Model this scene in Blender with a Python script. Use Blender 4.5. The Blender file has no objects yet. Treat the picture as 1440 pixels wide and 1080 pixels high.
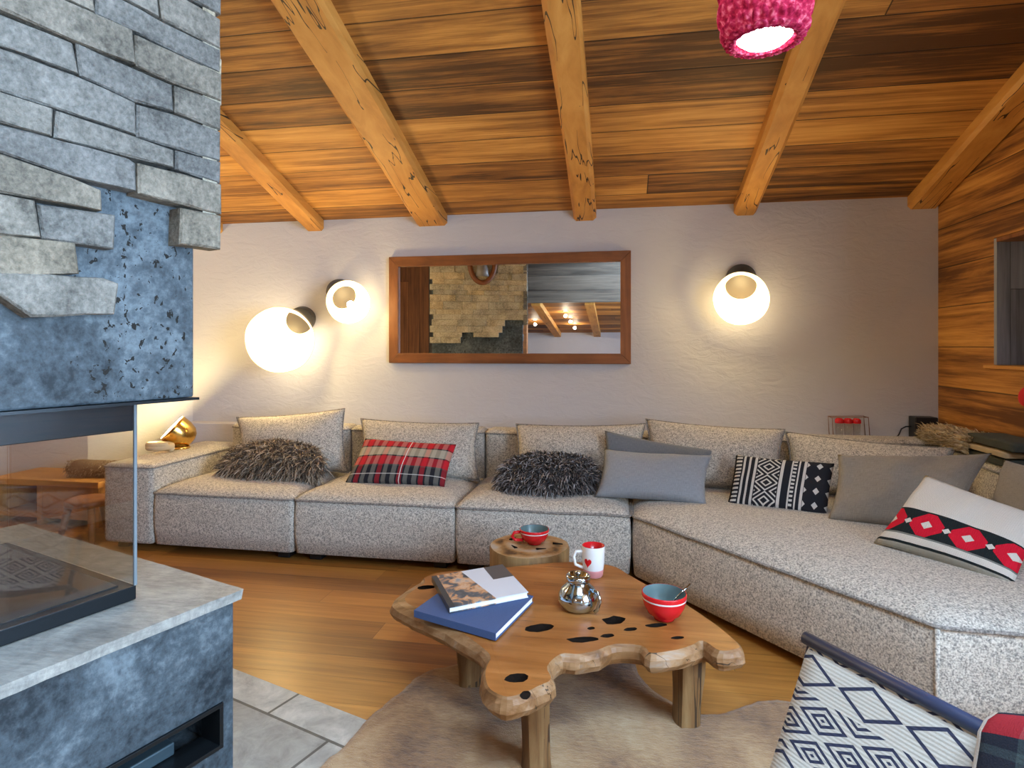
import bpy, bmesh, math, random
from mathutils import Vector, Matrix, noise
random.seed(7)
S = bpy.context.scene
COL = S.collection
R = math.radians
# ------------------------------------------------------------------ nodes
class G:
    def __init__(s, name):
        s.m = bpy.data.materials.new(name); s.m.use_nodes = True
        s.nt = s.m.node_tree; s.b = s.nt.nodes['Principled BSDF']; s.out = s.nt.nodes['Material Output']
    def n(s, t, ins=None, **p):
        x = s.nt.nodes.new('ShaderNode' + t)
        for k, v in p.items(): setattr(x, k, v)
        for k, v in (ins or {}).items(): s.set(x.inputs[k], v)
        return x
    def set(s, sock, v):
        if hasattr(v, 'is_output'): s.nt.links.new(v, sock)
        elif isinstance(v, (tuple, list)) and len(v) == 3 and sock.type == 'RGBA': sock.default_value = (*v, 1)
        else: sock.default_value = v
    def math(s, op, a, b=0.0, c=0.0, clamp=False):
        x = s.n('Math', {0: a, 1: b, 2: c}, operation=op, use_clamp=clamp); return x.outputs[0]
    def coord(s, k='Object'): return s.n('TexCoord').outputs[k]
    def sep(s, v):
        x = s.n('SeparateXYZ', {0: v}); return x.outputs[0], x.outputs[1], x.outputs[2]
    def comb(s, x, y, z=0.0): return s.n('CombineXYZ', {0: x, 1: y, 2: z}).outputs[0]
    def map(s, v, scale=(1, 1, 1), loc=(0, 0, 0), rot=(0, 0, 0)):
        return s.n('Mapping', {'Vector': v, 'Scale': scale, 'Location': loc, 'Rotation': rot}).outputs[0]
    def noise(s, v, scale=5, detail=4, rough=.55, dist=0.0, out=0):
        return s.n('TexNoise', {'Vector': v, 'Scale': scale, 'Detail': detail, 'Roughness': rough, 'Distortion': dist}).outputs[out]
    def wn(s, v): return s.n('TexWhiteNoise', {'Vector': v}).outputs[0]
    def ramp(s, f, stops, interp='LINEAR'):
        x = s.n('ValToRGB', {0: f}); r = x.color_ramp; r.interpolation = interp
        while len(r.elements) < len(stops): r.elements.new(.5)
        for e, (p, c) in zip(r.elements, stops):
            e.position = p; e.color = (*c, 1) if len(c) == 3 else c
        return x.outputs[0]
    def mix(s, f, a, b, mode='MIX'):
        x = s.n('Mix', data_type='RGBA', blend_type=mode)
        s.set(x.inputs[0], f); s.set(x.inputs[6], a); s.set(x.inputs[7], b); return x.outputs[2]
    def bump(s, h, strength=.3, dist=.01, normal=None):
        x = s.n('Bump', {'Height': h, 'Strength': strength, 'Distance': dist})
        if normal: s.set(x.inputs['Normal'], normal)
        return x.outputs[0]
    def fin(s, col=None, rough=.6, metal=0.0, normal=None, spec=.5, **kw):
        if col is not None: s.set(s.b.inputs['Base Color'], col)
        s.set(s.b.inputs['Roughness'], rough); s.set(s.b.inputs['Metallic'], metal)
        s.set(s.b.inputs['Specular IOR Level'], spec)
        if normal is not None: s.set(s.b.inputs['Normal'], normal)
        for k, v in kw.items(): s.set(s.b.inputs[k], v)
        return s.m

def plain(name, col, rough=.5, metal=0.0, bump=0.0, bscale=60, spec=.5, **kw):
    g = G(name); v = g.coord()
    f = g.noise(v, bscale * .3, 4)
    c = g.mix(f, tuple(x * .88 for x in col), tuple(min(1, x * 1.1) for x in col))
    nm = g.bump(g.noise(v, bscale, 4), bump, .005) if bump else None
    return g.fin(c, rough, metal, nm, spec, **kw)

def planks(name, stops, w, L, al, ac, gap=.012, gscale=1.0, rough=.6, gapdark=.25, contrast=.7, bump=.35, rndw=.26):
    g = G(name); xyz = g.sep(g.coord())
    a, c = xyz[al], xyz[ac]
    row = g.math('FLOOR', g.math('DIVIDE', c, w))
    off = g.math('MULTIPLY', g.wn(g.comb(row, 3.3)), L)
    seg = g.math('FLOOR', g.math('DIVIDE', g.math('ADD', a, off), L))
    rnd = g.wn(g.comb(row, seg, 1.7))
    rnd2 = g.wn(g.comb(seg, row, 8.1))
    gv = g.comb(g.math('MULTIPLY', a, 1.1 * gscale), g.math('MULTIPLY', c, 15 * gscale), g.math('MULTIPLY', rnd, 40))
    gr = g.noise(gv, 1.0, 6, .62, .6)
    fine = g.noise(g.comb(g.math('MULTIPLY', a, 5 * gscale), g.math('MULTIPLY', c, 110 * gscale), g.math('MULTIPLY', rnd, 40)), 1, 3, .6)
    wave = g.n('TexNoise', {'Vector': g.comb(g.math('MULTIPLY', a, .7), g.math('MULTIPLY', c, 3.2), g.math('MULTIPLY', rnd2, 30)), 'Scale': 1.0, 'Detail': 3}).outputs[0]
    st = g.noise(g.comb(g.math('MULTIPLY', a, .45 * gscale), g.math('MULTIPLY', c, 34 * gscale), g.math('MULTIPLY', rnd2, 50)), 1, 4, .6, .3)
    f = g.math('ADD', g.math('MULTIPLY', gr, contrast), g.math('MULTIPLY', rnd, rndw))
    f = g.math('ADD', f, g.math('MULTIPLY', wave, .45))
    f = g.math('ADD', f, g.math('MULTIPLY', st, .5))
    f = g.math('ADD', f, g.math('MULTIPLY', fine, .25))
    f = g.math('SUBTRACT', f, .10 + (contrast + .95 + .25 + rndw - .97) * .5 )
    col = g.ramp(f, stops)
    fr = g.math('FRACT', g.math('DIVIDE', c, w))
    e = g.math('MINIMUM', fr, g.math('SUBTRACT', 1.0, fr))
    fs = g.math('FRACT', g.math('DIVIDE', g.math('ADD', a, off), L))
    es = g.math('MULTIPLY', g.math('MINIMUM', fs, g.math('SUBTRACT', 1.0, fs)), L / w)
    e = g.math('MINIMUM', e, es)
    k = g.math('GREATER_THAN', e, gap)
    col = g.mix(k, g.mix(gapdark, (0, 0, 0), col), col)
    h = g.math('ADD', g.math('MULTIPLY', g.math('ADD', gr, fine), .4), g.math('MULTIPLY', g.math('MINIMUM', g.math('DIVIDE', e, gap * 2), 1.0), .8))
    return g.fin(col, rough, 0, g.bump(h, bump, .006), .35)

def wood(name, stops, al=0, gscale=1.0, rough=.5, cracks=.0, bump=.3, spec=.4):
    g = G(name); xyz = list(g.sep(g.coord()))
    a = xyz.pop(al)
    v = g.comb(g.math('MULTIPLY', a, 1.2 * gscale), g.math('MULTIPLY', xyz[0], 14 * gscale), g.math('MULTIPLY', xyz[1], 14 * gscale))
    f = g.noise(v, 1, 6, .62, .5)
    big = g.noise(g.coord(), 3.0 * gscale, 3)
    f2 = g.math('ADD', g.math('MULTIPLY', f, .7), g.math('MULTIPLY', big, .32))
    col = g.ramp(f2, stops)
    h = f
    if cracks:
        v2 = g.comb(g.math('MULTIPLY', a, .35 * gscale), g.math('MULTIPLY', xyz[0], 24 * gscale), g.math('MULTIPLY', xyz[1], 9 * gscale))
        cr = g.noise(v2, .8, 2, .5, .05)
        k = g.math('LESS_THAN', g.math('ABSOLUTE', g.math('SUBTRACT', cr, .5)), .006 * cracks)
        k2 = g.math('GREATER_THAN', g.noise(g.coord(), 2.2, 2), .5)
        k = g.math('MULTIPLY', k, k2)
        col = g.mix(k, col, (.05, .025, .01))
        h = g.math('SUBTRACT', f, g.math('MULTIPLY', k, .6))
    return g.fin(col, rough, 0, g.bump(h, bump, .006), spec)

# ------------------------------------------------------------------ mesh / object helpers
def ob(name, verts, faces, m, parent=None, smooth=False, loc=None, uv=None, mats=None, fmat=None):
    """verts in world coordinates; the object's origin is put at loc (or the parent's)."""
    o0 = Vector(loc) if loc is not None else (parent_world(parent) if parent else Vector((0, 0, 0)))
    me = bpy.data.meshes.new(name)
    me.from_pydata([tuple(Vector(v) - o0) for v in verts], [], faces)
    me.update()
    if uv:
        l = me.uv_layers.new(name='UVMap')
        for p in me.polygons:
            for li in p.loop_indices: l.data[li].uv = uv[me.loops[li].vertex_index]
    for x in (mats or [m]): me.materials.append(x)
    if fmat:
        for p, i in zip(me.polygons, fmat): p.material_index = i
    if smooth:
        for p in me.polygons: p.use_smooth = True
    o = bpy.data.objects.new(name, me); COL.objects.link(o)
    if parent:
        o.parent = parent; o.location = o0 - parent_world(parent)
    else: o.location = o0
    return o
def parent_world(o):
    v = Vector(o.location)
    while o.parent: o = o.parent; v += Vector(o.location)
    return v
def obm(name, bm, m, parent=None, smooth=False, loc=None, mats=None):
    bmesh.ops.recalc_face_normals(bm, faces=bm.faces[:])
    bm.verts.index_update()
    vs = [v.co.copy() for v in bm.verts]; fs = [[v.index for v in f.verts] for f in bm.faces]
    fm = [f.material_index for f in bm.faces]; bm.free()
    return ob(name, vs, fs, m, parent, smooth, loc, mats=mats, fmat=fm if mats else None)
def tag(o, label=None, cat=None, group=None, kind=None):
    for k, v in (('label', label), ('category', cat), ('group', group), ('kind', kind)):
        if v: o[k] = v
    return o
def thing(name, loc, label, cat, group=None):
    o = bpy.data.objects.new(name, None); COL.objects.link(o); o.location = loc; o.empty_display_size = .1
    return tag(o, label, cat, group)
def box(bm, x0, x1, y0, y1, z0, z1, bev=0.0, fr=None, seg=2, mi=0):
    t = bmesh.new()
    bmesh.ops.create_cube(t, size=1)
    for v in t.verts:
        v.co = Vector((x0 + (v.co.x + .5) * (x1 - x0), y0 + (v.co.y + .5) * (y1 - y0), z0 + (v.co.z + .5) * (z1 - z0)))
    if bev: bmesh.ops.bevel(t, geom=t.edges[:], offset=bev, segments=seg, profile=.5, affect='EDGES')
    if fr:
        for v in t.verts: v.co = fr(v.co)
    merge(bm, t, mi)
def merge(bm, t, mi=0):
    t.verts.index_update(); mp = [bm.verts.new(v.co) for v in t.verts]
    for f in t.faces:
        try: nf = bm.faces.new([mp[v.index] for v in f.verts]); nf.material_index = mi
        except ValueError: pass
    t.free()
def boxo(name, x0, x1, y0, y1, z0, z1, m, parent=None, bev=.004, fr=None, smooth=False, loc=None):
    bm = bmesh.new(); box(bm, x0, x1, y0, y1, z0, z1, bev, fr); return obm(name, bm, m, parent, smooth, loc)
def prism(bm, pts, d, bev=0.0):
    """pts: closed 3-D polygon, d: extrusion vector"""
    t = bmesh.new(); d = Vector(d)
    a = [t.verts.new(Vector(p)) for p in pts]; b = [t.verts.new(Vector(p) + d) for p in pts]
    t.faces.new(a); t.faces.new(b[::-1]); n = len(pts)
    for i in range(n): t.faces.new([a[i], a[(i + 1) % n], b[(i + 1) % n], b[i]][::-1])
    bmesh.ops.recalc_face_normals(t, faces=t.faces[:])
    if bev: bmesh.ops.bevel(t, geom=t.edges[:], offset=bev, segments=2, profile=.5, affect='EDGES')
    merge(bm, t)
def frame_of(d):
    d = Vector(d).normalized(); u = d.orthogonal().normalized(); return u, d.cross(u).normalized()
def tube(bm, pts, r, n=10, closed=False, cap=True, mi=0):
    pts = [Vector(p) for p in pts]; rings = []; N = len(pts)
    rs = r if isinstance(r, (list, tuple)) else [r] * N
    u = None
    for i, p in enumerate(pts):
        if closed: d = pts[(i + 1) % N] - pts[i - 1]
        else: d = pts[min(i + 1, N - 1)] - pts[max(i - 1, 0)]
        d.normalize()
        if u is None: u = d.orthogonal().normalized()
        else: u = (u - d * u.dot(d)).normalized()
        w = d.cross(u)
        rings.append([bm.verts.new(p + (u * math.cos(2 * math.pi * k / n) + w * math.sin(2 * math.pi * k / n)) * rs[i]) for k in range(n)])
    for i in range(N if closed else N - 1):
        A, B = rings[i], rings[(i + 1) % N]
        for k in range(n):
            f = bm.faces.new([A[k], A[(k + 1) % n], B[(k + 1) % n], B[k]]); f.material_index = mi
    if cap and not closed:
        bm.faces.new(rings[0][::-1]).material_index = mi; bm.faces.new(rings[-1]).material_index = mi
def lathe(bm, base, axis, prof, n=32, jitter=None, mi=0):
    """prof: list of (radius, height) along axis from base."""
    base = Vector(base); a = Vector(axis).normalized(); u, w = frame_of(a) if abs(a.z) < .999 else (Vector((1, 0, 0)), Vector((0, 1, 0)) * (1 if a.z > 0 else -1))
    rings = []
    for j, (r, h) in enumerate(prof):
        if r < 1e-6: rings.append([bm.verts.new(base + a * h)])
        else:
            rings.append([bm.verts.new(base + a * h + (u * math.cos(2 * math.pi * k / n) + w * math.sin(2 * math.pi * k / n)) * (r * (jitter(k / n, j) if jitter else 1))) for k in range(n)])
    for A, B in zip(rings, rings[1:]):
        for k in range(n):
            k2 = (k + 1) % n
            if len(A) == 1 and len(B) == 1: continue
            if len(A) == 1: f = bm.faces.new([A[0], B[k2], B[k]])
            elif len(B) == 1: f = bm.faces.new([A[k], A[k2], B[0]])
            else: f = bm.faces.new([A[k], A[k2], B[k2], B[k]])
            f.material_index = mi
def latheo(name, base, axis, prof, m, parent=None, n=32, jitter=None, smooth=True, loc=None):
    bm = bmesh.new(); lathe(bm, base, axis, prof, n, jitter); return obm(name, bm, m, parent, smooth, loc)
def tubeo(name, pts, r, m, parent=None, n=10, closed=False, loc=None):
    bm = bmesh.new(); tube(bm, pts, r, n, closed); return obm(name, bm, m, parent, True, loc)
def cut(o, cutters):
    for c in cutters:
        md = o.modifiers.new('b', 'BOOLEAN'); md.object = c; md.operation = 'DIFFERENCE'; md.solver = 'EXACT'
    dg = bpy.context.evaluated_depsgraph_get(); dg.update()
    me = bpy.data.meshes.new_from_object(o.evaluated_get(dg)); old = o.data
    o.modifiers.clear(); o.data = me; bpy.data.meshes.remove(old)
    for c in cutters:
        d = c.data; bpy.data.objects.remove(c); bpy.data.meshes.remove(d)
def sharp(o, ang=35):
    for p in o.data.polygons: p.use_smooth = True
    bm = bmesh.new(); bm.from_mesh(o.data)
    for e in bm.edges:
        if len(e.link_faces) == 2 and e.calc_face_angle(0) > R(ang): e.smooth = False
    bm.to_mesh(o.data); bm.free(); return o
def subsurf(o, l=1):
    md = o.modifiers.new('s', 'SUBSURF'); md.levels = l; md.render_levels = l; return o

# ------------------------------------------------------------------ materials
CEIL = [(.22, (.09, .036, .010)), (.38, (.30, .125, .028)), (.54, (.56, .26, .055)), (.70, (.72, .38, .10)), (.88, (.66, .45, .22))]
M_ceil = planks('ceiling_boards', CEIL, .235, 9.0, 0, 1, .014, 1.0, .6, .2, .62, .45)
M_right = planks('old_pine_boards', [(.22, (.14, .050, .011)), (.38, (.40, .165, .034)), (.54, (.62, .29, .066)), (.72, (.74, .42, .13)), (.92, (.62, .42, .20))], .27, 9.5, 1, 2, .012, .8, .6, .25, .8, .4, .18)
M_left = planks('panel_boards', [(.2, (.12, .04, .012)), (.5, (.30, .11, .03)), (.9, (.42, .18, .06))], .2, 3.0, 2, 0, .014)
M_floor = planks('oak_floor', [(.15, (.20, .080, .017)), (.45, (.40, .175, .036)), (.7, (.54, .26, .060)), (.95, (.62, .34, .10))], .165, 1.6, 0, 1, .007, 1.0, .34, .45, .45, .12)
BEAM = [(.25, (.32, .12, .022)), (.5, (.58, .265, .055)), (.75, (.74, .40, .105))]
M_beam = wood('beam_spruce', BEAM, 1, .7, .55, 1.3, .4)
M_frame = wood('mirror_frame_wood', [(.25, (.09, .03, .010)), (.55, (.24, .085, .025)), (.8, (.34, .14, .045))], 0, 1.6, .5)
M_teak = wood('teak_root', [(.24, (.085, .026, .006)), (.40, (.24, .082, .016)), (.56, (.36, .14, .034)), (.72, (.44, .20, .065)), (.88, (.40, .24, .11))], 0, 1.2, .42, .5, .15, .5)
M_bark = wood('weathered_edge', [(.28, (.045, .018, .008)), (.44, (.20, .09, .03)), (.58, (.32, .18, .085)), (.72, (.30, .25, .21))], 0, 1.5, .5, .8, .6)
M_knot = plain('knot_hollow', (.010, .006, .004), .9, spec=.1)
M_leg = wood('table_leg_wood', [(.28, (.05, .020, .007)), (.46, (.17, .082, .027)), (.62, (.26, .15, .06)), (.82, (.34, .26, .18))], 2, 1.3, .6, 1.6, .5)
M_stump = wood('stump_side', [(.25, (.10, .05, .018)), (.55, (.28, .16, .06)), (.8, (.38, .29, .18))], 2, 1.5, .65, 1.0, .5)
M_bench = wood('bench_pine', [(.25, (.22, .10, .03)), (.55, (.45, .22, .07)), (.8, (.58, .32, .12))], 0, 1.2, .5)
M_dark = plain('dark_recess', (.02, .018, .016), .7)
M_steel = plain('black_steel', (.016, .020, .024), .32, .6, .05)
M_bronze = plain('lamp_bronze', (.022, .017, .011), .5, .2)
M_brass = plain('brass', (.80, .50, .14), .22, 1.0)
M_chrome = plain('polished_steel', (.52, .64, .74), .10, 1.0)
M_navy = plain('navy_paint', (.025, .035, .075), .4)
M_black = plain('black_plastic', (.012, .012, .013), .45)
M_red = plain('red_glaze', (.62, .012, .018), .2)
M_teal = plain('grey_glaze', (.12, .18, .185), .3)
M_white = plain('white_glaze', (.80, .79, .77), .3)
M_redfelt = plain('red_felt', (.60, .02, .03), .9)
M_rope = plain('oatmeal_rope', (.60, .47, .30), .9, 0, .4)
M_leather = plain('brown_leather', (.17, .055, .018), .55)
M_horn = plain('grey_horn', (.20, .19, .19), .4)
M_page = plain('paper', (.82, .82, .80), .8)
M_blue = plain('blue_cloth', (.045, .085, .21), .75, 0, .2, 400)

def plaster():
    g = G('plaster'); v = g.coord()
    big = g.noise(v, 1.6, 4, .55, .4)
    c = g.mix(big, (.52, .515, .55), (.62, .61, .64))
    sw = g.noise(g.map(v, (1, 1, 2.2)), 6, 5, .6, 1.2)
    fi = g.noise(v, 70, 3)
    h = g.math('ADD', g.math('MULTIPLY', sw, 1.0), g.math('MULTIPLY', fi, .12))
    return g.fin(c, .85, 0, g.bump(h, .38, .02), .25)
M_plaster = plaster()

def tweed(name='tweed', a=(.17, .16, .155), b=(.55, .51, .445), c=(.74, .69, .62)):
    g = G(name); v = g.coord()
    n1 = g.noise(v, 150, 2, .6); n2 = g.noise(g.map(v, (1, 1, 1), (5, 3, 1)), 60, 3, .7)
    f = g.math('ADD', g.math('MULTIPLY', n1, .65), g.math('MULTIPLY', n2, .35))
    col = g.ramp(f, [(.34, a), (.45, tuple((p + q) / 2 for p, q in zip(a, b))), (.52, b), (.64, c)])
    return g.fin(col, .95, 0, g.bump(n1, .5, .006), .15, **{'Sheen Weight': .15})
M_tweed = tweed()
M_piping = tweed('tweed_piping', (.10, .095, .09), (.30, .28, .26), (.42, .39, .36))
def linen(name, c1, c2):
    g = G(name); v = g.coord('UV')
    w = g.noise(g.map(v, (260, 14, 1)), 1, 3); w2 = g.noise(g.map(v, (14, 200, 1)), 1, 3)
    f = g.math('MULTIPLY', g.math('ADD', w, w2), .5)
    col = g.mix(g.math('MULTIPLY', g.math('SUBTRACT', f, .3), 2.5, clamp=True), c1, c2)
    return g.fin(col, .9, 0, g.bump(g.math('ADD', f, g.noise(g.coord(), 14, 3)), .3, .01), .2, **{'Sheen Weight': .2})
M_linen_blue = linen('blue_grey_linen', (.20, .215, .24), (.37, .39, .42))
M_linen_taupe = linen('taupe_linen', (.19, .165, .135), (.34, .30, .25))
M_linen_slate = linen('slate_linen', (.10, .115, .14), (.20, .22, .25))

def stone(name, c1, c2, c3, scale=6, bump=.7):
    g = G(name); v = g.coord()
    n1 = g.noise(v, scale, 6, .65, .4); n2 = g.noise(v, scale * 12, 4, .7)
    n3 = g.noise(v, 3.1, 1)
    f = g.math('ADD', g.math('MULTIPLY', n1, .5), g.math('MULTIPLY', n2, .5))
    col = g.ramp(f, [(.36, c1), (.5, c2), (.68, c3)])
    rnd = g.n('NewGeometry').outputs['Random Per Island']
    tint = g.ramp(rnd, [(.0, (.74, .77, .80)), (.35, (.86, .88, .88)), (.7, (.96, .93, .86)), (1.0, (1.0, .90, .74))])
    col = g.mix(1.0, col, tint, 'MULTIPLY')
    return g.fin(col, .8, 0, g.bump(f, bump, .02), .3)
M_stone = stone('quartzite', (.085, .085, .08), (.20, .197, .185), (.37, .36, .335))
M_stone_lit = stone('quartzite_warm_lit', (.20, .185, .15), (.46, .42, .33), (.74, .70, .58))  # same stone as the near face, warm lamp light put into its colour
def concrete(nm='waxed_concrete', pits=True):
    g = G(nm); v = g.coord()
    n1 = g.noise(v, 3.5, 7, .68, .6); n2 = g.noise(v, 40, 4, .7)
    f = g.math('ADD', g.math('MULTIPLY', n1, .65), g.math('MULTIPLY', n2, .35))
    col = g.ramp(f, [(.38, (.016, .023, .030)), (.5, (.058, .078, .095)), (.64, (.155, .195, .225))])
    pit = g.noise(g.map(v, (1, 1, .8)), 52, 3, .6, .4); pz = g.noise(v, 3.2, 2)
    k = g.math('MULTIPLY', g.math('GREATER_THAN', pit, .62), g.math('GREATER_THAN', pz, .44)) if pits else 0.0
    col = g.mix(k, col, (.008, .008, .007))
    return g.fin(col, .6, 0, g.bump(g.math('SUBTRACT', f, k), .45, .012), .25)
M_conc = concrete(); M_plinth = concrete('waxed_plinth', False)
def slate(name, k=1.0):
    g = G(name); v = g.coord()
    n1 = g.noise(g.map(v, (1, 1, 3), rot=(0, 0, R(19))), 7, 7, .7, .6)
    n2 = g.noise(g.map(v, (14, 60, 30), rot=(0, 0, R(-19))), 1.4, 5, .7)
    f = g.math('ADD', g.math('MULTIPLY', n1, .55), g.math('MULTIPLY', n2, .45))
    col = g.ramp(f, [(.32, (.13 * k, .135 * k, .13 * k)), (.5, (.27 * k, .275 * k, .26 * k)), (.68, (.43 * k, .43 * k, .40 * k))])
    return g.fin(col, .5, 0, g.bump(f, .5, .01), .45)
M_slab = slate('slate_slab'); 
def tiles():
    g = G('slate_tiles'); v = g.map(g.coord(), (1, 1, 1), rot=(0, 0, R(19)))
    br = g.n('TexBrick', {'Vector': v, 'Color1': (.29, .295, .28), 'Color2': (.43, .43, .405), 'Mortar': (.10, .10, .095), 'Scale': 1.0, 'Mortar Size': .006, 'Brick Width': .62, 'Row Height': .30, 'Bias': 0.0})
    n2 = g.noise(v, 9, 7, .7, .6)
    col = g.mix(.75, br.outputs[0], g.ramp(n2, [(.3, (.45, .45, .45)), (.55, (1, 1, .98)), (.75, (1.5, 1.48, 1.42))]), 'MULTIPLY')
    return g.fin(col, .55, 0, g.bump(n2, .4, .01), .4)
M_tiles = tiles()

def glass_thin(name, tint=(.92, .93, .93), fac=.10, rough=.02):
    g = G(name); g.nt.nodes.remove(g.b)
    t = g.n('BsdfTransparent', {0: tint}); gl = g.n('BsdfGlossy', {0: (1, 1, 1), 'Roughness': rough})
    fr = g.n('LayerWeight', {0: .25}).outputs['Fresnel']
    f = g.math('ADD', fac, g.math('MULTIPLY', fr, .35), clamp=True)
    mx = g.n('MixShader', {0: f, 1: t.outputs[0], 2: gl.outputs[0]})
    g.nt.links.new(mx.outputs[0], g.out.inputs[0]); return g.m
M_glass = glass_thin('fire_glass', (.975, .98, .98), .03); M_pane = glass_thin('window_glass', (.97, .98, 1), .03); M_cup = glass_thin('clear_glass', (.88, .88, .88), .1)
def mirror_glass():
    g = G('mirror_silver'); return g.fin((.92, .93, .93), .0, 1.0)
M_mirror = mirror_glass()
def emit(name, col, s):
    g = G(name); return g.fin(col, .5, **{'Emission Color': col, 'Emission Strength': s})
def globe_mat():
    g = G('glowing_glass'); g.nt.nodes.remove(g.b)
    t = g.n('BsdfTransparent', {0: (.9, .88, .84)}); e = g.n('Emission', {0: (1.0, .72, .44), 1: .13})
    a = g.n('AddShader', {0: t.outputs[0], 1: e.outputs[0]})
    g.nt.links.new(a.outputs[0], g.out.inputs[0]); return g.m
M_globe = globe_mat()
M_glow_shell = emit('lamp_glow_shell', (1.0, .80, .44), 4.2)
M_bulb = emit('lamp_light', (1.0, .80, .55), 30)
M_spot = emit('spot_light', (1.0, .85, .62), 30)
M_diff = emit('pendant_light', (1.0, .92, .90), 14)
def fur(name, stops):
    g = G(name); rnd = g.n('NewGeometry').outputs['Random Per Island']
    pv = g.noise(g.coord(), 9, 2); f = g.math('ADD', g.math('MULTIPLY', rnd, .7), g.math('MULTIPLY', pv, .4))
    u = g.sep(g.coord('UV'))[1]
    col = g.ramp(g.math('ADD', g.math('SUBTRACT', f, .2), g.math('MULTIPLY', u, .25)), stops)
    return g.fin(col, .6, 0, None, .3)
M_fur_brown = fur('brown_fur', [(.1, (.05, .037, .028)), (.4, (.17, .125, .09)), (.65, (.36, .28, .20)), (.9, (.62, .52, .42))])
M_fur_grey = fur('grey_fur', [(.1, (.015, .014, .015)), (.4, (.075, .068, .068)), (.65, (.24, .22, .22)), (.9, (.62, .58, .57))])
M_fleece = fur('cream_fleece', [(.1, (.34, .25, .13)), (.5, (.58, .46, .27)), (.9, (.74, .63, .43))])
M_throwfur = fur('mixed_yarn', [(.1, (.07, .05, .04)), (.5, (.26, .2, .15)), (.9, (.5, .42, .33))])
def cowhide():
    g = G('cowhide'); v = g.coord()
    n1 = g.noise(v, 2.1, 4, .6, .7); n2 = g.noise(g.map(v, (22, 70, 20), rot=(0, 0, .5)), 1.3, 5, .7, .4); n3 = g.noise(v, 300, 2)
    f = g.math('ADD', g.math('ADD', g.math('MULTIPLY', n1, .75), g.math('MULTIPLY', n2, .3)), g.math('MULTIPLY', n3, .06))
    col = g.ramp(f, [(.42, (.10, .040, .012)), (.52, (.25, .125, .042)), (.62, (.38, .225, .095)), (.72, (.47, .335, .185)), (.86, (.50, .42, .31))])
    return g.fin(col, .85, 0, g.bump(g.math('ADD', n2, n3), .5, .01), .2, **{'Sheen Weight': .3})
M_hide = cowhide()
M_fabric_under = plain('brown_backing', (.14, .10, .075), .95)
M_grey_under = plain('grey_backing', (.05, .045, .045), .95)

def tartan_pillow():
    g = G('red_tartan'); u, v, _ = g.sep(g.coord('UV'))
    B, Rd, Cr, W = (.02, .02, .026), (.56, .018, .03), (.52, .46, .34), (.75, .73, .70)
    wv = g.ramp(v, [(0, B), (.14, B), (.165, W), (.18, B), (.33, (.06, .06, .06)), (.36, Rd), (.55, B), (.575, Cr), (.77, B), (.80, Rd), (.95, B)], 'CONSTANT')
    uf = g.math('FRACT', g.math('MULTIPLY', u, 4.6))
    wu = g.ramp(uf, [(0, B), (.1, (.30, .29, .25)), (.32, B), (.4, Rd), (.62, B), (.70, (.30, .29, .25)), (.9, B)], 'CONSTANT')
    col = g.mix(.40, wv, wu)
    line = g.math('LESS_THAN', g.math('ABSOLUTE', g.math('SUBTRACT', u, .55)), .004)
    col = g.mix(line, col, W)
    tw = g.noise(g.map(g.coord('UV'), (160, 110, 1)), 1, 2)
    return g.fin(g.mix(.25, col, g.ramp(tw, [(.3, (.4, .4, .4)), (.7, (1.3, 1.3, 1.3))]), 'MULTIPLY'), .9, 0, g.bump(tw, .3, .005), .2)
M_tartan = tartan_pillow()
def tartan_throw():
    g = G('tartan_throw'); u, v, _ = g.sep(g.coord('UV'))
    B, Rd, Gn = (.018, .02, .03), (.60, .02, .025), (.05, .07, .075)
    def st(x, k):
        return g.ramp(g.math('FRACT', g.math('MULTIPLY', x, k)), [(0, B), (.3, Gn), (.36, B), (.46, Rd), (.62, B), (.66, (.5, .05, .06)), (.70, Rd), (.88, B)], 'CONSTANT')
    col = g.mix(.45, st(u, 2.3), st(v, 3.1))
    line = g.math('LESS_THAN', g.math('FRACT', g.math('MULTIPLY', u, 2.3)), .03)
    col = g.mix(line, col, (.6, .58, .55))
    tw = g.noise(g.map(g.coord('UV'), (200, 200, 1)), 1, 2)
    return g.fin(col, .95, 0, g.bump(tw, .4, .006), .15)
M_throw = tartan_throw()
def tri(g, x, k, ph=0.0):
    """triangle wave 0..1 of x*k"""
    f = g.math('FRACT', g.math('ADD', g.math('MULTIPLY', x, k), ph))
    return g.math('MULTIPLY', g.math('ABSOLUTE', g.math('SUBTRACT', f, .5)), 2.0)
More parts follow.
